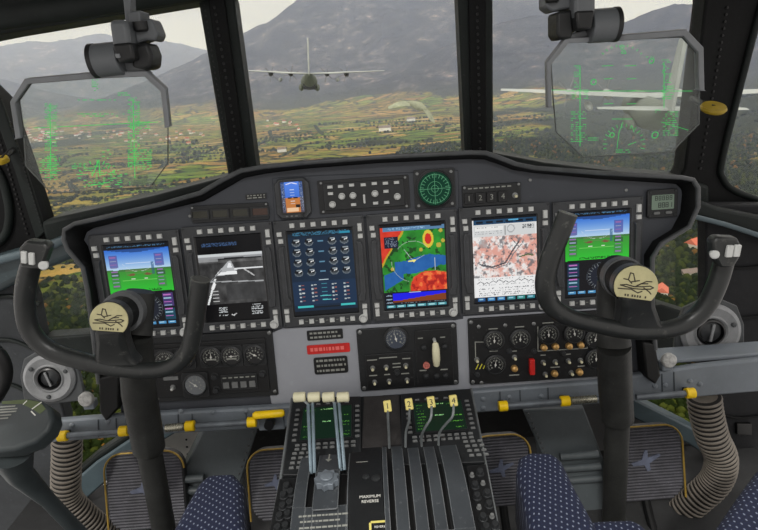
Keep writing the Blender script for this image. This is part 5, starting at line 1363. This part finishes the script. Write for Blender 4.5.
# ================================================================== under the panel
duct_m = paint('duct_grey', (70, 76, 79), .5, wear=.18, scale=6, bump=.15)
def hull(front, back_off, mat, name, parent=None, bevel=.004):
    mb = MB(); n = len(front); B = [p + Vector(back_off) for p in front]
    mb.add(list(front)+B, [tuple(range(n)), tuple(range(n, 2*n))[::-1]]+[(i, n+i, n+(i+1) % n, (i+1) % n) for i in range(n)])
    return part(name, mb, mat, parent, bevel=bevel)
def A(l): return [at(x, y, Y) for x, y, Y in l]
for pts, steps, lab in ((A([(203, 431, 1.40), (172, 494, 1.34), (160, 570, 1.30), (240, 570, 1.30), (238, 490, 1.34), (258, 428, 1.40)]), [((173, 480), (208, 478)), ((170, 492), (206, 490)), ((168, 504), (204, 502))], 'grey sloping metal duct with ribs right of the left control column'),
                   (A([(523, 411, 1.40), (542, 455, 1.36), (556, 570, 1.30), (624, 570, 1.30), (606, 466, 1.36), (584, 409, 1.40)]), [((556, 457), (602, 454)), ((558, 469), (604, 466)), ((560, 481), (605, 478))], 'grey sloping metal duct with ribs left of the right control column')):
    o = hull(pts[::-1], (0, .08, .02), duct_m, 'floor_duct'); tag(o, lab, 'duct')
    for (xa, ya), (xb, yb) in steps:
        part('rib', MB().cyl(at(xa+4, ya, 1.347), at(xb-4, yb, 1.347), .011), duct_m, o)
    e0, e1 = (pts[5], pts[4]) if lab.startswith('grey sloping metal duct with ribs right') else (pts[0], pts[1])
    mb = MB()
    for k in range(9): p = e0+(e1-e0)*((k+.5)/9)+Vector((-.012 if e0 is pts[5] else .012, -.003, 0)); mb.sphere(p, .003, 8, 5)
    part('rivet_row', mb, rivet_m, o)
# rudder pedals
pad_m = paint('pedal_rubber', (66, 66, 72), .6, wear=.35, scale=16, bump=.4, wearc=(150, 150, 158))
gold = paint('pedal_gold_trim', (150, 124, 56), .45, metal=.3, wear=.3, scale=30)
star_m = paint('pedal_emblem', (84, 90, 108), .5, wear=.3, scale=20)
def pedal(tl, tr, hh, lab, trims, ex, Y=1.36):
    cx_, cy_ = (tl[0]+tr[0])/2, (tl[1]+tr[1])/2
    fr_ = Frame(at(cx_, cy_, Y), (1, 0, 0), (0, .30, .95)); s_ = fr_.sc(cx_, cy_); Wd = (tr[0]-tl[0])*s_[0]; Hd = hh*s_[1]
    t = thing('rudder_pedal', lab, 'pedal', fr_.mat())
    pts = [(x, y-Hd/2) for x, y in rrect(Wd, Hd, .05, 8)]
    part('pedal_body', MB().prism(pts, -.03, .0), paint('pedal_back', (44, 45, 47), .6), t, bevel=.004)
    rg_ = MB(); n = int(Hd/.0085)
    for k in range(n):
        y = -Hd+.006+k*(Hd-.010)/(n-1); inset = .0
        dy = min(y+Hd, -y); inset = (.05-math.sqrt(max(0, .05**2-(.05-min(dy, .05))**2)))
        rg_.tube([(-Wd/2+.004+inset, y, 0), (Wd/2-.004-inset, y+.001, 0)], .0042, 6)
    part('rubber_pad', rg_, pad_m, t)
    em = MB(); q = [(-.9, -.15), (-.25, .05), (-.05, .62), (.12, .62), (.12, .15), (.85, .35), (.9, .22), (.2, -.2), (.25, -.62), (.05, -.68), (-.12, -.28), (-.8, -.32)]
    em.prism([(x*Wd*ex, -Hd*.45+y*Wd*ex) for x, y in q], .002, .0062); part('aeroplane_emblem', em, star_m, t, label='blue-grey aeroplane emblem', smooth=False)
    tp = []
    L_ = rrect(Wd+.006, Hd, .052, 6)     # starts at the right side, going over the top
    right, left = L_[:7], L_[7:14]
    seq = []
    if 'r' in trims: seq.append(Vector((Wd/2+.003, -Hd+.004, .002)))
    seq += [Vector((x, y-Hd/2, .002)) for x, y in right+left]
    if 'l' in trims: seq.append(Vector((-Wd/2-.003, -Hd+.004, .002)))
    part('gold_trim', MB().tube(seq, .0028, 8), gold, t, label='dull gold trim')
    part('pedal_arm', MB().tube([(0, -Hd*.9, -.02), (0, -Hd*1.15, .0), (0, -Hd*1.4, .03)], .012, 10), frame_dk, t)
    return t
pedal((104, 455), (182, 449), 78, 'ribbed rudder pedal at far left behind the left control column', 'l', .22)
pedal((247, 451), (300, 447), 72, 'ribbed rudder pedal left of the centre console', 'l', .24)
pedal((470, 437), (528, 433), 72, 'ribbed rudder pedal right of the centre console', 'r', .24)
pedal((606, 428), (680, 424), 75, 'ribbed rudder pedal at far right beside the air hose', 'r', .22)
# corrugated hoses
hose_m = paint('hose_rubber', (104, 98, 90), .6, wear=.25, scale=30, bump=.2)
groove_shade_m = paint('hose_groove_shade', (24, 22, 20), .8, wear=.2, scale=30)  # shade between the hose rings, put into the colour of the grooves
def hose(path, lab, rp):
    P_ = spline([Vector(p) for p in path], 40); L_ = [0]
    for a, b_ in zip(P_[:-1], P_[1:]): L_.append(L_[-1]+(b_-a).length)
    N_ = int(L_[-1]/.0014); pts = []; rad = []; j = 0
    for k in range(N_+1):
        s_ = L_[-1]*k/N_
        while j < len(L_)-2 and L_[j+1] < s_: j += 1
        f_ = (s_-L_[j])/max(1e-9, L_[j+1]-L_[j]); pts.append(P_[j].lerp(P_[j+1], f_))
        rad.append(rp*(.74+.26*max(0, math.sin(math.pi*(k % 10)/10))**.55))
    o = part('air_hose', MB().tube(pts, rad, 28), hose_m, None, ang=60); o.data.materials.append(groove_shade_m)
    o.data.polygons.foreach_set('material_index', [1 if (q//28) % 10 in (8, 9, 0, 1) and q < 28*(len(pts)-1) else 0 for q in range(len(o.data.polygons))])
    tag(o, lab, 'hose'); return o
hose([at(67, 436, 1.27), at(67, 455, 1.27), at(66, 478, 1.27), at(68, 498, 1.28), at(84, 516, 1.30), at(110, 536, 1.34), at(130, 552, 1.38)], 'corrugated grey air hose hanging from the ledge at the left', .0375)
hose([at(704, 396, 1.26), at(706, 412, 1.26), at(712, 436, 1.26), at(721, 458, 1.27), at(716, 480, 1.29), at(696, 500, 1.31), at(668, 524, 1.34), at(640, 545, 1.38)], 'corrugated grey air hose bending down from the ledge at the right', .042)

# ================================================================== seats
mt, nt, b = newmat('seat_fabric'); tc = nt.add('ShaderNodeTexCoord'); mp = nt.add('ShaderNodeMapping'); mp.inputs['Scale'].default_value = (112, 74, 1); mp.inputs['Rotation'].default_value = (0, 0, R(25))
sx_n = nt.add('ShaderNodeSeparateXYZ'); nt.link(tc.outputs['Object'], sx_n.inputs[0]); cb_n = nt.add('ShaderNodeCombineXYZ'); nt.link(sx_n.outputs[0], cb_n.inputs[0]); nt.link(nt.math('SUBTRACT', sx_n.outputs[1], sx_n.outputs[2]), cb_n.inputs[1])
nt.link(cb_n.outputs[0], mp.inputs[0])
vo = nt.add('ShaderNodeTexVoronoi', i_Scale=1.0, i_Randomness=0.12, voronoi_dimensions='2D'); nt.link(mp.outputs[0], vo.inputs['Vector'])
dot = nt.ramp(vo.outputs['Distance'], [(.11, (1, 1, 1)), (.20, (0, 0, 0))])
nz_ = nt.add('ShaderNodeTexNoise', i_Scale=400.0, i_Detail=3.0); nt.link(tc.outputs['Object'], nz_.inputs['Vector'])
fc = nt.ramp(nz_.outputs[0], [(.3, lin((13, 18, 38))), (.7, lin((25, 34, 64)))])
nt.link(nt.mix(nt.math('MULTIPLY', dot, .42), fc, lin((178, 190, 214))), b.inputs['Base Color']); b.inputs['Roughness'].default_value = .95
bp = nt.add('ShaderNodeBump', i_Strength=.4, i_Distance=.001); nt.link(nz_.outputs[0], bp.inputs['Height']); nt.link(bp.outputs[0], b.inputs['Normal'])
seat_m = mt
def cushion(pts, z, h_, nm, par, bev=.022):
    q = [atz(x, y, z) for x, y in pts]; o = part(nm, MB().prism([(p.x, p.y) for p in q], z-h_, z), seat_m, par, ang=180)
    b_ = o.modifiers.new('bevel', 'BEVEL'); b_.width = bev; b_.segments = 5; b_.limit_method = 'ANGLE'; b_.angle_limit = R(50)
    return o
t = thing('pilot_seat', 'blue dotted fabric seat with a raised bolster left of the console', 'seat')
cushion([(x, y) for x, y in [(196, 482), (206, 471), (234, 470), (243, 480), (244, 540), (240, 640), (110, 640), (162, 545), (180, 510)]], .50, .15, 'thigh_bolster', t)
part('seat_base', MB().box((-.36, .50, .18), (.34, .34, .33)), frame_dk, t, bevel=.01)
t = thing('copilot_seat', 'blue dotted fabric seat with raised bolsters right of the console', 'seat')
cushion([(516, 468), (518, 454), (528, 449), (554, 449), (563, 458), (575, 482), (596, 520), (660, 640), (560, 640), (538, 560), (526, 510)], .50, .15, 'thigh_bolster', t)
cushion([(572, 519), (600, 516), (630, 515), (644, 519), (656, 536), (700, 600), (720, 660), (600, 660), (570, 600)], .475, .12, 'seat_cushion', t)
cushion([(700, 552), (716, 522), (738, 490), (756, 466), (790, 440), (900, 470), (900, 640), (700, 640)], .54, .15, 'thigh_bolster', t)
part('seat_base', MB().box((.46, .42, .18), (.5, .30, .32)), frame_dk, t, bevel=.01)

# ================================================================== nose wheel steering on the left
ste_m = paint('steering_slate', (52, 58, 60), .45, wear=.2, scale=12, bump=.12, edge=.5)
ST = Frame(at(20, 432, .98), (1, 0, 0), (0, .80, .60))
t = thing('nose_wheel_steering', 'dark steering column head with a small hand wheel at the far left edge', 'steering wheel', ST.mat())
q = [ST.uv(x, y) for x, y in [(-40, 404), (0, 402), (28, 398), (42, 400), (51, 407), (53, 418), (48, 430), (35, 442), (14, 450), (-10, 452), (-40, 452)]]
part('column_head', MB().prism(q, -.045, 0), ste_m, t, bevel=.008, seg=3)
q = [ST.uv(x, y, -.045) for x, y in [(-20, 440), (30, 440), (34, 462), (24, 474), (-6, 478)]]
lt = MB()
for k, (y, w_) in enumerate(((407, 15), (409.7, 17), (412.3, 16), (415.5, 11), (418.5, 8))):
    u0, v0 = ST.uv(0, y, .0006); u1, _ = ST.uv(w_, y, .0006); part('lettering', MB().box(((u0+u1)/2, v0, .0004), (u1-u0, .0028, .0006)), dimw_m, t, smooth=False)
gm_ = MB()
for k in range(8):
    a = math.radians(150-22*k)
gm_.prism([ST.uv(x, y) for x, y in [(2, 401.5), (26, 399.5), (40, 402), (46, 409), (40, 414), (34, 410), (22, 404), (2, 404)]], .0002, .0006)
part('green_scale', gm_, plain('scale_green', (74, 86, 50), .6), t, smooth=False)
tk = MB()
for a, b_ in (((23.5, 404.5), (27, 401)), ((32.5, 409), (41.5, 402.5)), ((31.5, 411.5), (35.5, 415.5))): tk.line([ST.uv(*a), ST.uv(*b_)], .0022, .0008)
part('scale_ticks', tk, white_m, t, smooth=False)
a0 = ST.uv(16, 448, -.05); inv = t.matrix_world.inverted()
part('stalk', MB().tube([inv @ at(12, 452, 1.0), inv @ at(20, 474, 1.02), inv @ at(48, 500, 1.06), inv @ at(86, 540, 1.10), inv @ at(110, 566, 1.14)], [.040, .026, .0165, .0165, .0165], 18), ste_m, t)
rim = spline([at(-60, 345, .93), at(-20, 344, .93), at(-1, 354, .93), at(6, 372, .93), at(1, 390, .93), at(-14, 404, .93), at(-60, 410, .93)], 6)
part('wheel_rim', MB().tube([inv @ p for p in rim], .0115, 14), cowl_m, t)

# ================================================================== control columns and wheels
yoke_m = paint('yoke_black', (36, 38, 38), .36, wear=.22, scale=6, bump=.25, edge=.9, wearc=(140, 140, 134))
col_m = paint('column_black', (42, 43, 42), .5, wear=.35, scale=14, bump=.3, wearc=(80, 80, 76), spec=.25)
def column(c_top, c_mid, c_mid2, c_bot, emb, emb_w, flange, neck, wheel, grip, keys, btn, keyw, lab, Yt=1.00, Yw=.915):
    base = at(*c_bot, 1.09); t = thing('control_column', lab, 'control column', Matrix.Translation(base)); inv = Matrix.Translation(-base)
    I = lambda p: inv @ p
    part('upper_sleeve', MB().tube([I(at(*c_top, Yt)), I(at(*c_mid, 1.03)), I(at(c_mid2[0], c_mid2[1]-2, 1.045)), I(at(*c_mid2, 1.045))], [.0318, .0340, .0335, .0305], 32), col_m, t)
    part('lower_tube', MB().tube([I(at(*c_mid2, 1.045)), I(at(*c_bot, 1.09))], [.0258, .0262], 28), col_m, t)
    r0_ = emb_w*.98; pe = at(*emb, .885); pf = at(*flange, .965); d_ = (pf-pe); dn = d_.normalized()
    part('hub_flange', MB().lathe([(.030, -.010), (.0375, -.010), (.0385, .006), (.0385, .016), (.030, .020)], 36, I(pf), dn), paint('flange_grey', (84, 86, 88), .5, metal=.1, wear=.3, scale=20), t)
    part('hub_collar', MB().cyl(I(pe+dn*.02), I(pf+dn*.06), r0_*1.02, r0_*1.02, 32), frame_dk, t)
    part('column_head', MB().tube([I(at(*neck[0], 1.03)), I(at(*neck[1], 1.02)), I(at(*c_top, Yt))], [.026, .029, .032], 24), col_m, t)
    wroot = part('control_wheel', MB(), None, t) if False else None
    N_ = -dn
    fr_ = Frame(pe, IR - N_*IR.dot(N_), IU - N_*IU.dot(N_)); fr_ = Frame(pe, fr_.U, fr_.N.cross(fr_.U))
    r_ = emb_w
    dsh = [(r_*math.cos(R(a)), r_*math.sin(R(a))) for a in range(-38, 219, 8)]
    Mh = inv @ fr_.mat(0, 0, 0, R(-6))
    wp = [at(x, y, Yw-.0) for x, y, _ in wheel]; wr = [q_ for *_, q_ in wheel]
    sp = spline([Vector((*p, )) for p in wp], 6); rad = []
    for i in range(len(wr)-1):
        for k in range(6): rad.append(wr[i]+(wr[i+1]-wr[i])*k/6)
    rad.append(wr[-1])
    wh = MB().tube([I(p) for p in sp], rad, 22, sx=.95, up=(0, 1, 0))
    W_ = part('control_wheel', wh, yoke_m, t, ang=70)
    hubm = MB(); o1 = [(x*1.03, y*1.03) for x, y in dsh]; hubm.prism(o1, -.030, 0); hubm.xf(Mh)
    part('hub', hubm, yoke_m, W_, bevel=.003)
    # web joining the hub to the wheel bar
    bx_, by_ = emb[0], emb[1]; px_w = r_/.00178
    web = []; rows_ = [(emb[1]+8, .86, .895), (emb[1]+22, .86, .90), (emb[1]+38, 1.05, .915), (emb[1]+48, 1.45, .915)]
    cxs = [emb[0]+1, emb[0]+2, emb[0]+4, emb[0]+7]
    secs = []
    for (yy, kw_, YY), cx_ in zip(rows_, cxs):
        a = at(cx_-px_w*kw_, yy, YY); b_ = at(cx_+px_w*kw_, yy-2, YY); th = .018
        secs.append([I(a+Vector((0, -th*.6, 0))), I(b_+Vector((0, -th*.6, 0))), I(b_+Vector((0, th*1.6, 0))), I(a+Vector((0, th*1.6, 0)))])
    wm = MB(); wm.add([p for s_ in secs for p in s_], [(j*4+i, j*4+(i+1) % 4, j*4+4+(i+1) % 4, j*4+4+i) for j in range(3) for i in range(4)]+[(3, 2, 1, 0), (12, 13, 14, 15)])
    part('hub_web', wm, yoke_m, W_, bevel=.009, seg=3, ang=60)
    pl_ = part('emblem_plate', MB().prism(dsh, 0, .004), paint('emblem_ivory', (172, 166, 126), .5, wear=.14, scale=60, bump=.05), W_, M=Mh, bevel=.001, label='ivory plate with an engraved aeroplane')
    k_ = r_
    dr = MB(); S = lambda *pts: dr.line([(x*k_, y*k_) for x, y in pts], k_*.055, .0042)
    S((-.72, -.02), (-.45, .04), (-.1, -.02), (.25, .02), (.62, .10), (.78, .04), (.66, -.04), (.3, -.10), (-.1, -.12), (-.5, -.06), (-.72, -.02))
    S((-.62, .30), (-.40, .28), (-.22, .12)); S((-.40, .28), (-.36, .62), (-.22, .60), (-.08, .22)); S((-.80, -.20), (-.2, -.16), (.12, -.30), (.3, -.20)); S((.05, .06), (.42, .30), (.66, .32)); S((-.30, .18), (.10, .30)); S((.35, -.02), (.62, -.18), (.72, -.28)); S((-.05, -.02), (.2, .16), (.5, .2))
    for x in (-.42, -.30, -.1, .02, .14, .26, .5): dr.box((x*k_, -.47*k_, .0044), (k_*.07, k_*.11, .0004))
    part('engraving', dr, plain('engraving_dark', (52, 46, 34), .6), pl_, smooth=False)
    # switch head on the outer grip
    GY = Yw-.036; gp = [at(x, y, GY) for x, y in grip]; ctr = sum(gp, Vector())/len(gp)
    g_ = part('switch_head', MB().prism([(p.x, p.z) for p in gp], 0, .022, lambda x, y, z: I(Vector((x, GY+z, y)))), yoke_m, W_, bevel=.004)
    for kx, ky in keys:
        p = at(kx, ky, GY-.001)
        part('rocker_key', MB().box(I(p), (keyw, .008, .0205), Matrix.Rotation(R(12 if kx < 379 else 3), 3, 'Y')), key_m, g_, bevel=.0015)
    p = at(*btn, GY+.004); part('thumb_button', MB().lathe([(.0075, -.008), (.0075, .004), (.006, .006)], 18, I(p), ((1 if btn[0] < 379 else -1)*.45, -.9, .0)), key_m, g_, bevel=.001)
    return t
column((135, 335), (139, 392), (149, 450), (170, 560), (109.5, 320), .0305, (123, 312), [(141, 291), (138, 312)],
       [(32, 262, .016), (26.5, 284, .0170), (25, 308, .0165), (31, 332, .0165), (50, 350.5, .0165), (82, 361, .016), (116, 368.5, .0152), (150, 370.5, .0148), (173, 366, .0150), (187.5, 352, .0155), (194, 328, .0160), (197.5, 302, .0165), (200.5, 279, .0165)],
       [(18, 249), (25, 241), (44, 243), (49, 248), (44, 262), (40, 270), (20, 268)], [(24.5, 257), (32, 258.5)], (43.5, 265), .0085,
       'left control column with ram horn wheel and ivory emblem plate')
column((614, 345), (615, 385), (617.5, 420), (612, 560), (635.5, 286), .0350, (623.5, 278), [(611, 280), (612, 300)],
       [(568, 213, .0165), (559, 236, .0170), (549, 262, .0175), (545, 286, .0175), (551, 305, .0168), (568, 317, .0162), (598, 325, .0155), (632, 331, .0155), (664, 330, .0160), (689, 322, .0165), (706, 306, .0170), (717, 284, .0170), (724, 262, .0165)],
       [(713, 242), (718, 237), (738, 238), (741, 244), (740, 258), (734, 268), (721, 268), (714, 256)], [(729, 251), (736.5, 250.5)], (714.5, 254), .0108,
       'right control column with ram horn wheel and ivory emblem plate')
# ================================================================== head-up display units
hud_m = paint('hud_grey', (88, 91, 94), .45, wear=.12, scale=14, bump=.08, edge=.4)
hud_d = paint('hud_black', (24, 25, 26), .5, wear=.2, scale=14, bump=.1)
hud_f = paint('hud_frame_grey', (112, 115, 118), .4, wear=.12, scale=20, bump=.05)
comb = glassmat('combiner_glass', (248, 250, 249), .02, haze=.07)
green = glow('symbology_green', (70, 225, 110), .7)
HY = 1.16
def hud(lab,  glass, outer, inner, sym, boxes, cyl_, sgn, lw_=1.0):
    ctr = at(sum(p[0] for p in glass)/len(glass), sum(p[1] for p in glass)/len(glass), HY)
    fr_ = Frame(ctr, (1, 0, 0), (0, -.12, .99))
    t = thing('head_up_display', lab, 'head-up display', fr_.mat())
    G = lambda pts, n=0: [fr_.uv(x, y, n) for x, y in pts]
    pane = part('combiner_glass', MB().prism(G(glass), -.0025, .0025), comb, t, smooth=False)
    part('glass_edge', MB().tube([Vector((*q, 0)) for q in G(glass)], .0012, 6, closed=True), plain('glass_edge', (46, 50, 50), .3), pane)
    o_, i_ = G(outer), G(inner); n = len(o_)
    vs = [(x, y, -.008) for x, y in o_]+[(x, y, .010) for x, y in o_]+[(x, y, .010) for x, y in i_]+[(x, y, -.008) for x, y in i_]; fs = []
    for i in range(n-1):
        for k in range(4): fs.append((k*n+i, k*n+i+1, ((k+1) % 4)*n+i+1, ((k+1) % 4)*n+i))
    fs += [(0, n, 2*n, 3*n)[::-1], (n-1, 2*n-1, 3*n-1, 4*n-1)]
    part('combiner_frame', MB().add(vs, fs), hud_f, t, bevel=.0018)
    sm_ = MB()
    for kind, *a in sym:
        if kind == 'l':
            sm_.line(G(a[0], .003), (a[1] if len(a) > 1 else .0011)*lw_, .003)
        elif kind == 'c':
            (x, y), rp, n0 = a; k_ = fr_.sc(x, y)[0]; u, v = fr_.uv(x, y, .003); ring(sm_, disc(rp*k_+.0007, 16, u, v), disc(rp*k_-.0007, 16, u, v), .003, .0034)
        elif kind == 'd':        # block of tiny unreadable characters
            x0, y0, x1, y1, p_, sd = a; rr_ = random.Random(sd); yy = y0
            while yy < y1:
                xx = x0
                while xx < x1:
                    if rr_.random() < p_: L_ = rr_.uniform(1.0, 2.6); sm_.line(G([(xx, yy), (min(x1, xx+L_), yy-.1)], .003), .0011*lw_, .003)
                    xx += 2.4
                yy += 2.1
    part('green_symbology', sm_, green, pane, smooth=False, label='green projected symbols')
    inv = t.matrix_world.inverted()
    for nm, poly, y0, dep, mt_, bv in boxes:
        part(nm, slab(poly, y0, dep).xf(inv), mt_, t, bevel=bv)
    (x0, y0), (x1, y1), rr_, nm = cyl_
    part(nm, MB().tube([inv @ at(x0, y0, HY-.02), inv @ at(x1, y1, HY-.02)], rr_, 30), hud_m, t, bevel=.002)
    ax = (inv @ at(x1, y1, HY-.02))-(inv @ at(x0, y0, HY-.02))
    part('barrel_end_ring', MB().lathe([(rr_*1.03, -.004), (rr_*1.03, .004), (rr_*.8, .005)], 30, inv @ at(*((x0, y0) if sgn < 0 else (x1, y1)), HY-.02), ax), hud_d, t)
    kx, ky = ((141, 27) if sgn < 0 else (552, -2)); part('adjust_knob', MB().lathe([(.013, -.010), (.013, .004), (.010, .008)], 20, inv @ at(kx, ky, HY-.022), (0, -1, 0)), hud_d, t)
    px0, py0 = ((118, 30) if sgn < 0 else (586, 18)); part('status_screw', MB().lathe([(.0045, -.004), (.0045, .003)], 12, inv @ at(px0, py0+26, HY-.056), (0, -1, 0)), hud_f, t) if sgn < 0 else None
    return t
# right
cxr, cyr = 625, 97
sym = [('l', [(566, 91), (692, 91)], .0011), ('l', [(548, 90), (566, 90)], .001), ('l', [(580, 66), (580, 146)], .0012), ('l', [(664, 62), (664, 108)], .0012)]
for s_, x0 in ((1, 604), (1, 627)):
    for y in (66, 79, 91, 104): sym.append(('l', [(x0-(0 if y > 70 else 2), y), (x0+9, y-.5)], .0010))
sym += [('l', [(612, 119), (632, 119)], .001), ('d', 571, 112, 586, 142, .55, 3), ('d', 662, 60, 671, 74, .55, 4), ('d', 662, 84, 674, 100, .55, 5), ('d', 663, 112, 678, 136, .6, 6), ('d', 572, 90, 588, 100, .55, 7), ('d', 574, 66, 580, 90, .45, 8), ('d', 664, 74, 672, 90, .5, 18), ('d', 588, 138, 598, 141, .7, 19),
        ('c', (593.5, 82), 2.6, 0), ('c', (651.5, 61), 2.2, 0), ('c', (655, 135), 3.0, 0), ('c', (612, 135), 2.2, 0)]
for k in range(26):
    a = R(360*k/26)
    if math.sin(a) > -.35: 
        r0 = 17 if k % 2 else 18.5; sym.append(('l', [(624+r0*math.cos(a), 144-r0*math.sin(a)*.95), (624+21*math.cos(a), 144-21*math.sin(a)*.95)], .0010))
sym += [('l', [(623, 122), (619, 132), (617, 148)], .0010), ('l', [(632, 126), (634, 132)], .001), ('l', [(628, 145), (636, 142)], .001), ('d', 616, 150, 630, 153, .8, 9)]
for k in range(9):
    a = R(40+100*k/8); sym.append(('l', [(622+24*math.cos(a), 68-24*math.sin(a)*.9), (622+26*math.cos(a), 68-26*math.sin(a)*.9)], .0011))
sym += [('l', [(619.5, 46), (624.5, 46), (622, 50), (619.5, 46)], .001), ('l', [(621, 53), (624.5, 50), (626, 53.5), (621, 53)], .001), ('l', [(661, 122), (688, 130)], .0009), ('d', 646, 57, 654, 60, .6, 12), ('d', 655, 110, 660, 113, .7, 13)]
hud('right head-up display with clear combiner glass showing sharp green symbols',
    [(551, 62), (567, 42), (682, 37), (696, 53), (699.5, 88), (699, 124), (671.5, 152), (583, 157), (556, 132), (553, 96)],
    [(546.5, 107), (545.5, 62), (564, 38), (620, 34.5), (684, 29), (701, 47), (702, 90)], [(550.5, 106), (550, 64), (567, 43), (620, 40.5), (681, 36), (695.5, 52), (697, 90)], sym,
    [('mount_arm', [(573, -30), (588, -30), (590, 34), (578, 36), (572, 10)], HY+.01, .03, hud_d, .002),
     ('side_block', [(546, -20), (573, -20), (574, 8), (560, 10), (553, 12), (546, 7)], HY-.02, .05, hud_m, .004),
     ('lens_block', [(557, 12), (572, 9), (574, 30), (572, 38), (560, 40), (557, 34)], HY-.03, .06, hud_d, .005),
     ('projector', [(575, -30), (596, -30), (596, 10), (592, 28), (577, 28), (575, 12)], HY-.05, .07, hud_m, .006),
     ('projector_lens', [(576, 11), (595, 10), (592, 29), (578, 30)], HY-.055, .03, hud_d, .004),
     ('clamp_foot', [(570, 34), (586, 30), (592, 41), (568, 43)], HY-.012, .02, hud_f, .002)],
    ((589, 26.5), (615, 24.5), .030, 'motor_barrel'), 1, .95)
# left
sym = [('l', [(34, 128), (158, 122)], .0009), ('l', [(50, 104), (51, 178)], .0010), ('l', [(133, 98), (135, 178)], .0010), ('d', 45, 104, 57, 180, .62, 21), ('d', 128, 98, 140, 166, .62, 22), ('d', 128, 122, 150, 130, .7, 23),
       ('d', 40, 158, 60, 174, .6, 24), ('d', 128, 150, 152, 170, .75, 25), ('d', 72, 164, 122, 176, .35, 26), ('d', 84, 174, 130, 188, .25, 27), ('d', 92, 80, 98, 92, .5, 28), ('d', 78, 100, 116, 102, .6, 29), ('d', 118, 93, 130, 96, .7, 30), ('d', 78, 114, 124, 117, .5, 31),
       ('l', [(92, 176), (99, 160), (100, 176)], .0013), ('l', [(88, 186), (110, 182)], .001), ('d', 100, 150, 112, 160, .4, 33)]
for k in range(16):
    a = R(360*k/16)
    if math.sin(a) > -.3: sym.append(('l', [(97+16*math.cos(a), 178-15*math.sin(a)), (97+19*math.cos(a), 178-18*math.sin(a))], .0013))
hud('left head-up display with clear combiner glass showing blurred green symbols',
    [(19.5, 100), (32, 82), (148, 75), (163, 89), (168, 126), (168, 163), (150, 187), (51, 193), (26, 166), (23, 125)],
    [(18, 138), (12.5, 101), (27, 78), (92, 72), (148, 70.5), (167, 88), (171, 126)], [(23, 137), (18, 102), (31, 83.5), (92, 78.5), (146, 76), (162, 91), (166, 127)], sym,
    [('mount_arm', [(120, -30), (128, -30), (131, 20), (140, 66), (130, 70), (125, 20)], HY+.0, .03, hud_m, .002),
     ('bracket', [(128, 12), (140, 10), (142, 40), (134, 56), (130, 50)], HY-.01, .05, hud_m, .003),
     ('side_block', [(133, 22), (151, 18), (154, 24), (158, 34), (155, 41), (146, 40), (136, 44)], HY-.02, .05, hud_m, .004),
     ('lens_block', [(134, 45), (147, 42), (152, 55), (151, 68), (144, 70), (131, 67)], HY-.03, .06, hud_d, .006),
     ('projector', [(108, 20), (124, 19), (128, 28), (132, 60), (118, 62), (112, 48)], HY-.05, .07, hud_m, .008),
     ('projector_lens', [(111, 44), (131, 42), (135, 60), (118, 63)], HY-.055, .05, hud_d, .005),
     ('clamp_foot', [(122, 62), (136, 62), (150, 73), (124, 75)], HY-.012, .02, hud_f, .002)],
    ((95, 61), (122, 58), .030, 'motor_barrel'), -1, 1.15)
# yellow sight knobs on the windscreen posts
for x, y, rp, Y, lab, nm in ((713.5, 108, 12.5, 1.50, 'yellow round sighting knob on the right windscreen post', 'a'), (2, 160, 7, 1.55, 'yellow round knob on the left windscreen post', 'b')):
    p = at(x, y, Y); k_ = Y/ray(x, y).y/F
    t = thing('post_knob', lab, 'knob', Matrix.Translation(p))
    part('knob_disc', MB().lathe([(rp*k_*.9, -.006), (rp*k_, 0), (rp*k_*.9, .006)], 28, (0, 0, 0), (0, -.38, .93)), paint('mustard_'+nm, (150, 126, 18), .5, wear=.2, scale=30), t, label='mustard yellow disc')
    part('stem', MB().cyl((0, 0, 0), (0, WY-.012-Y, .02), .008), hud_d, t)
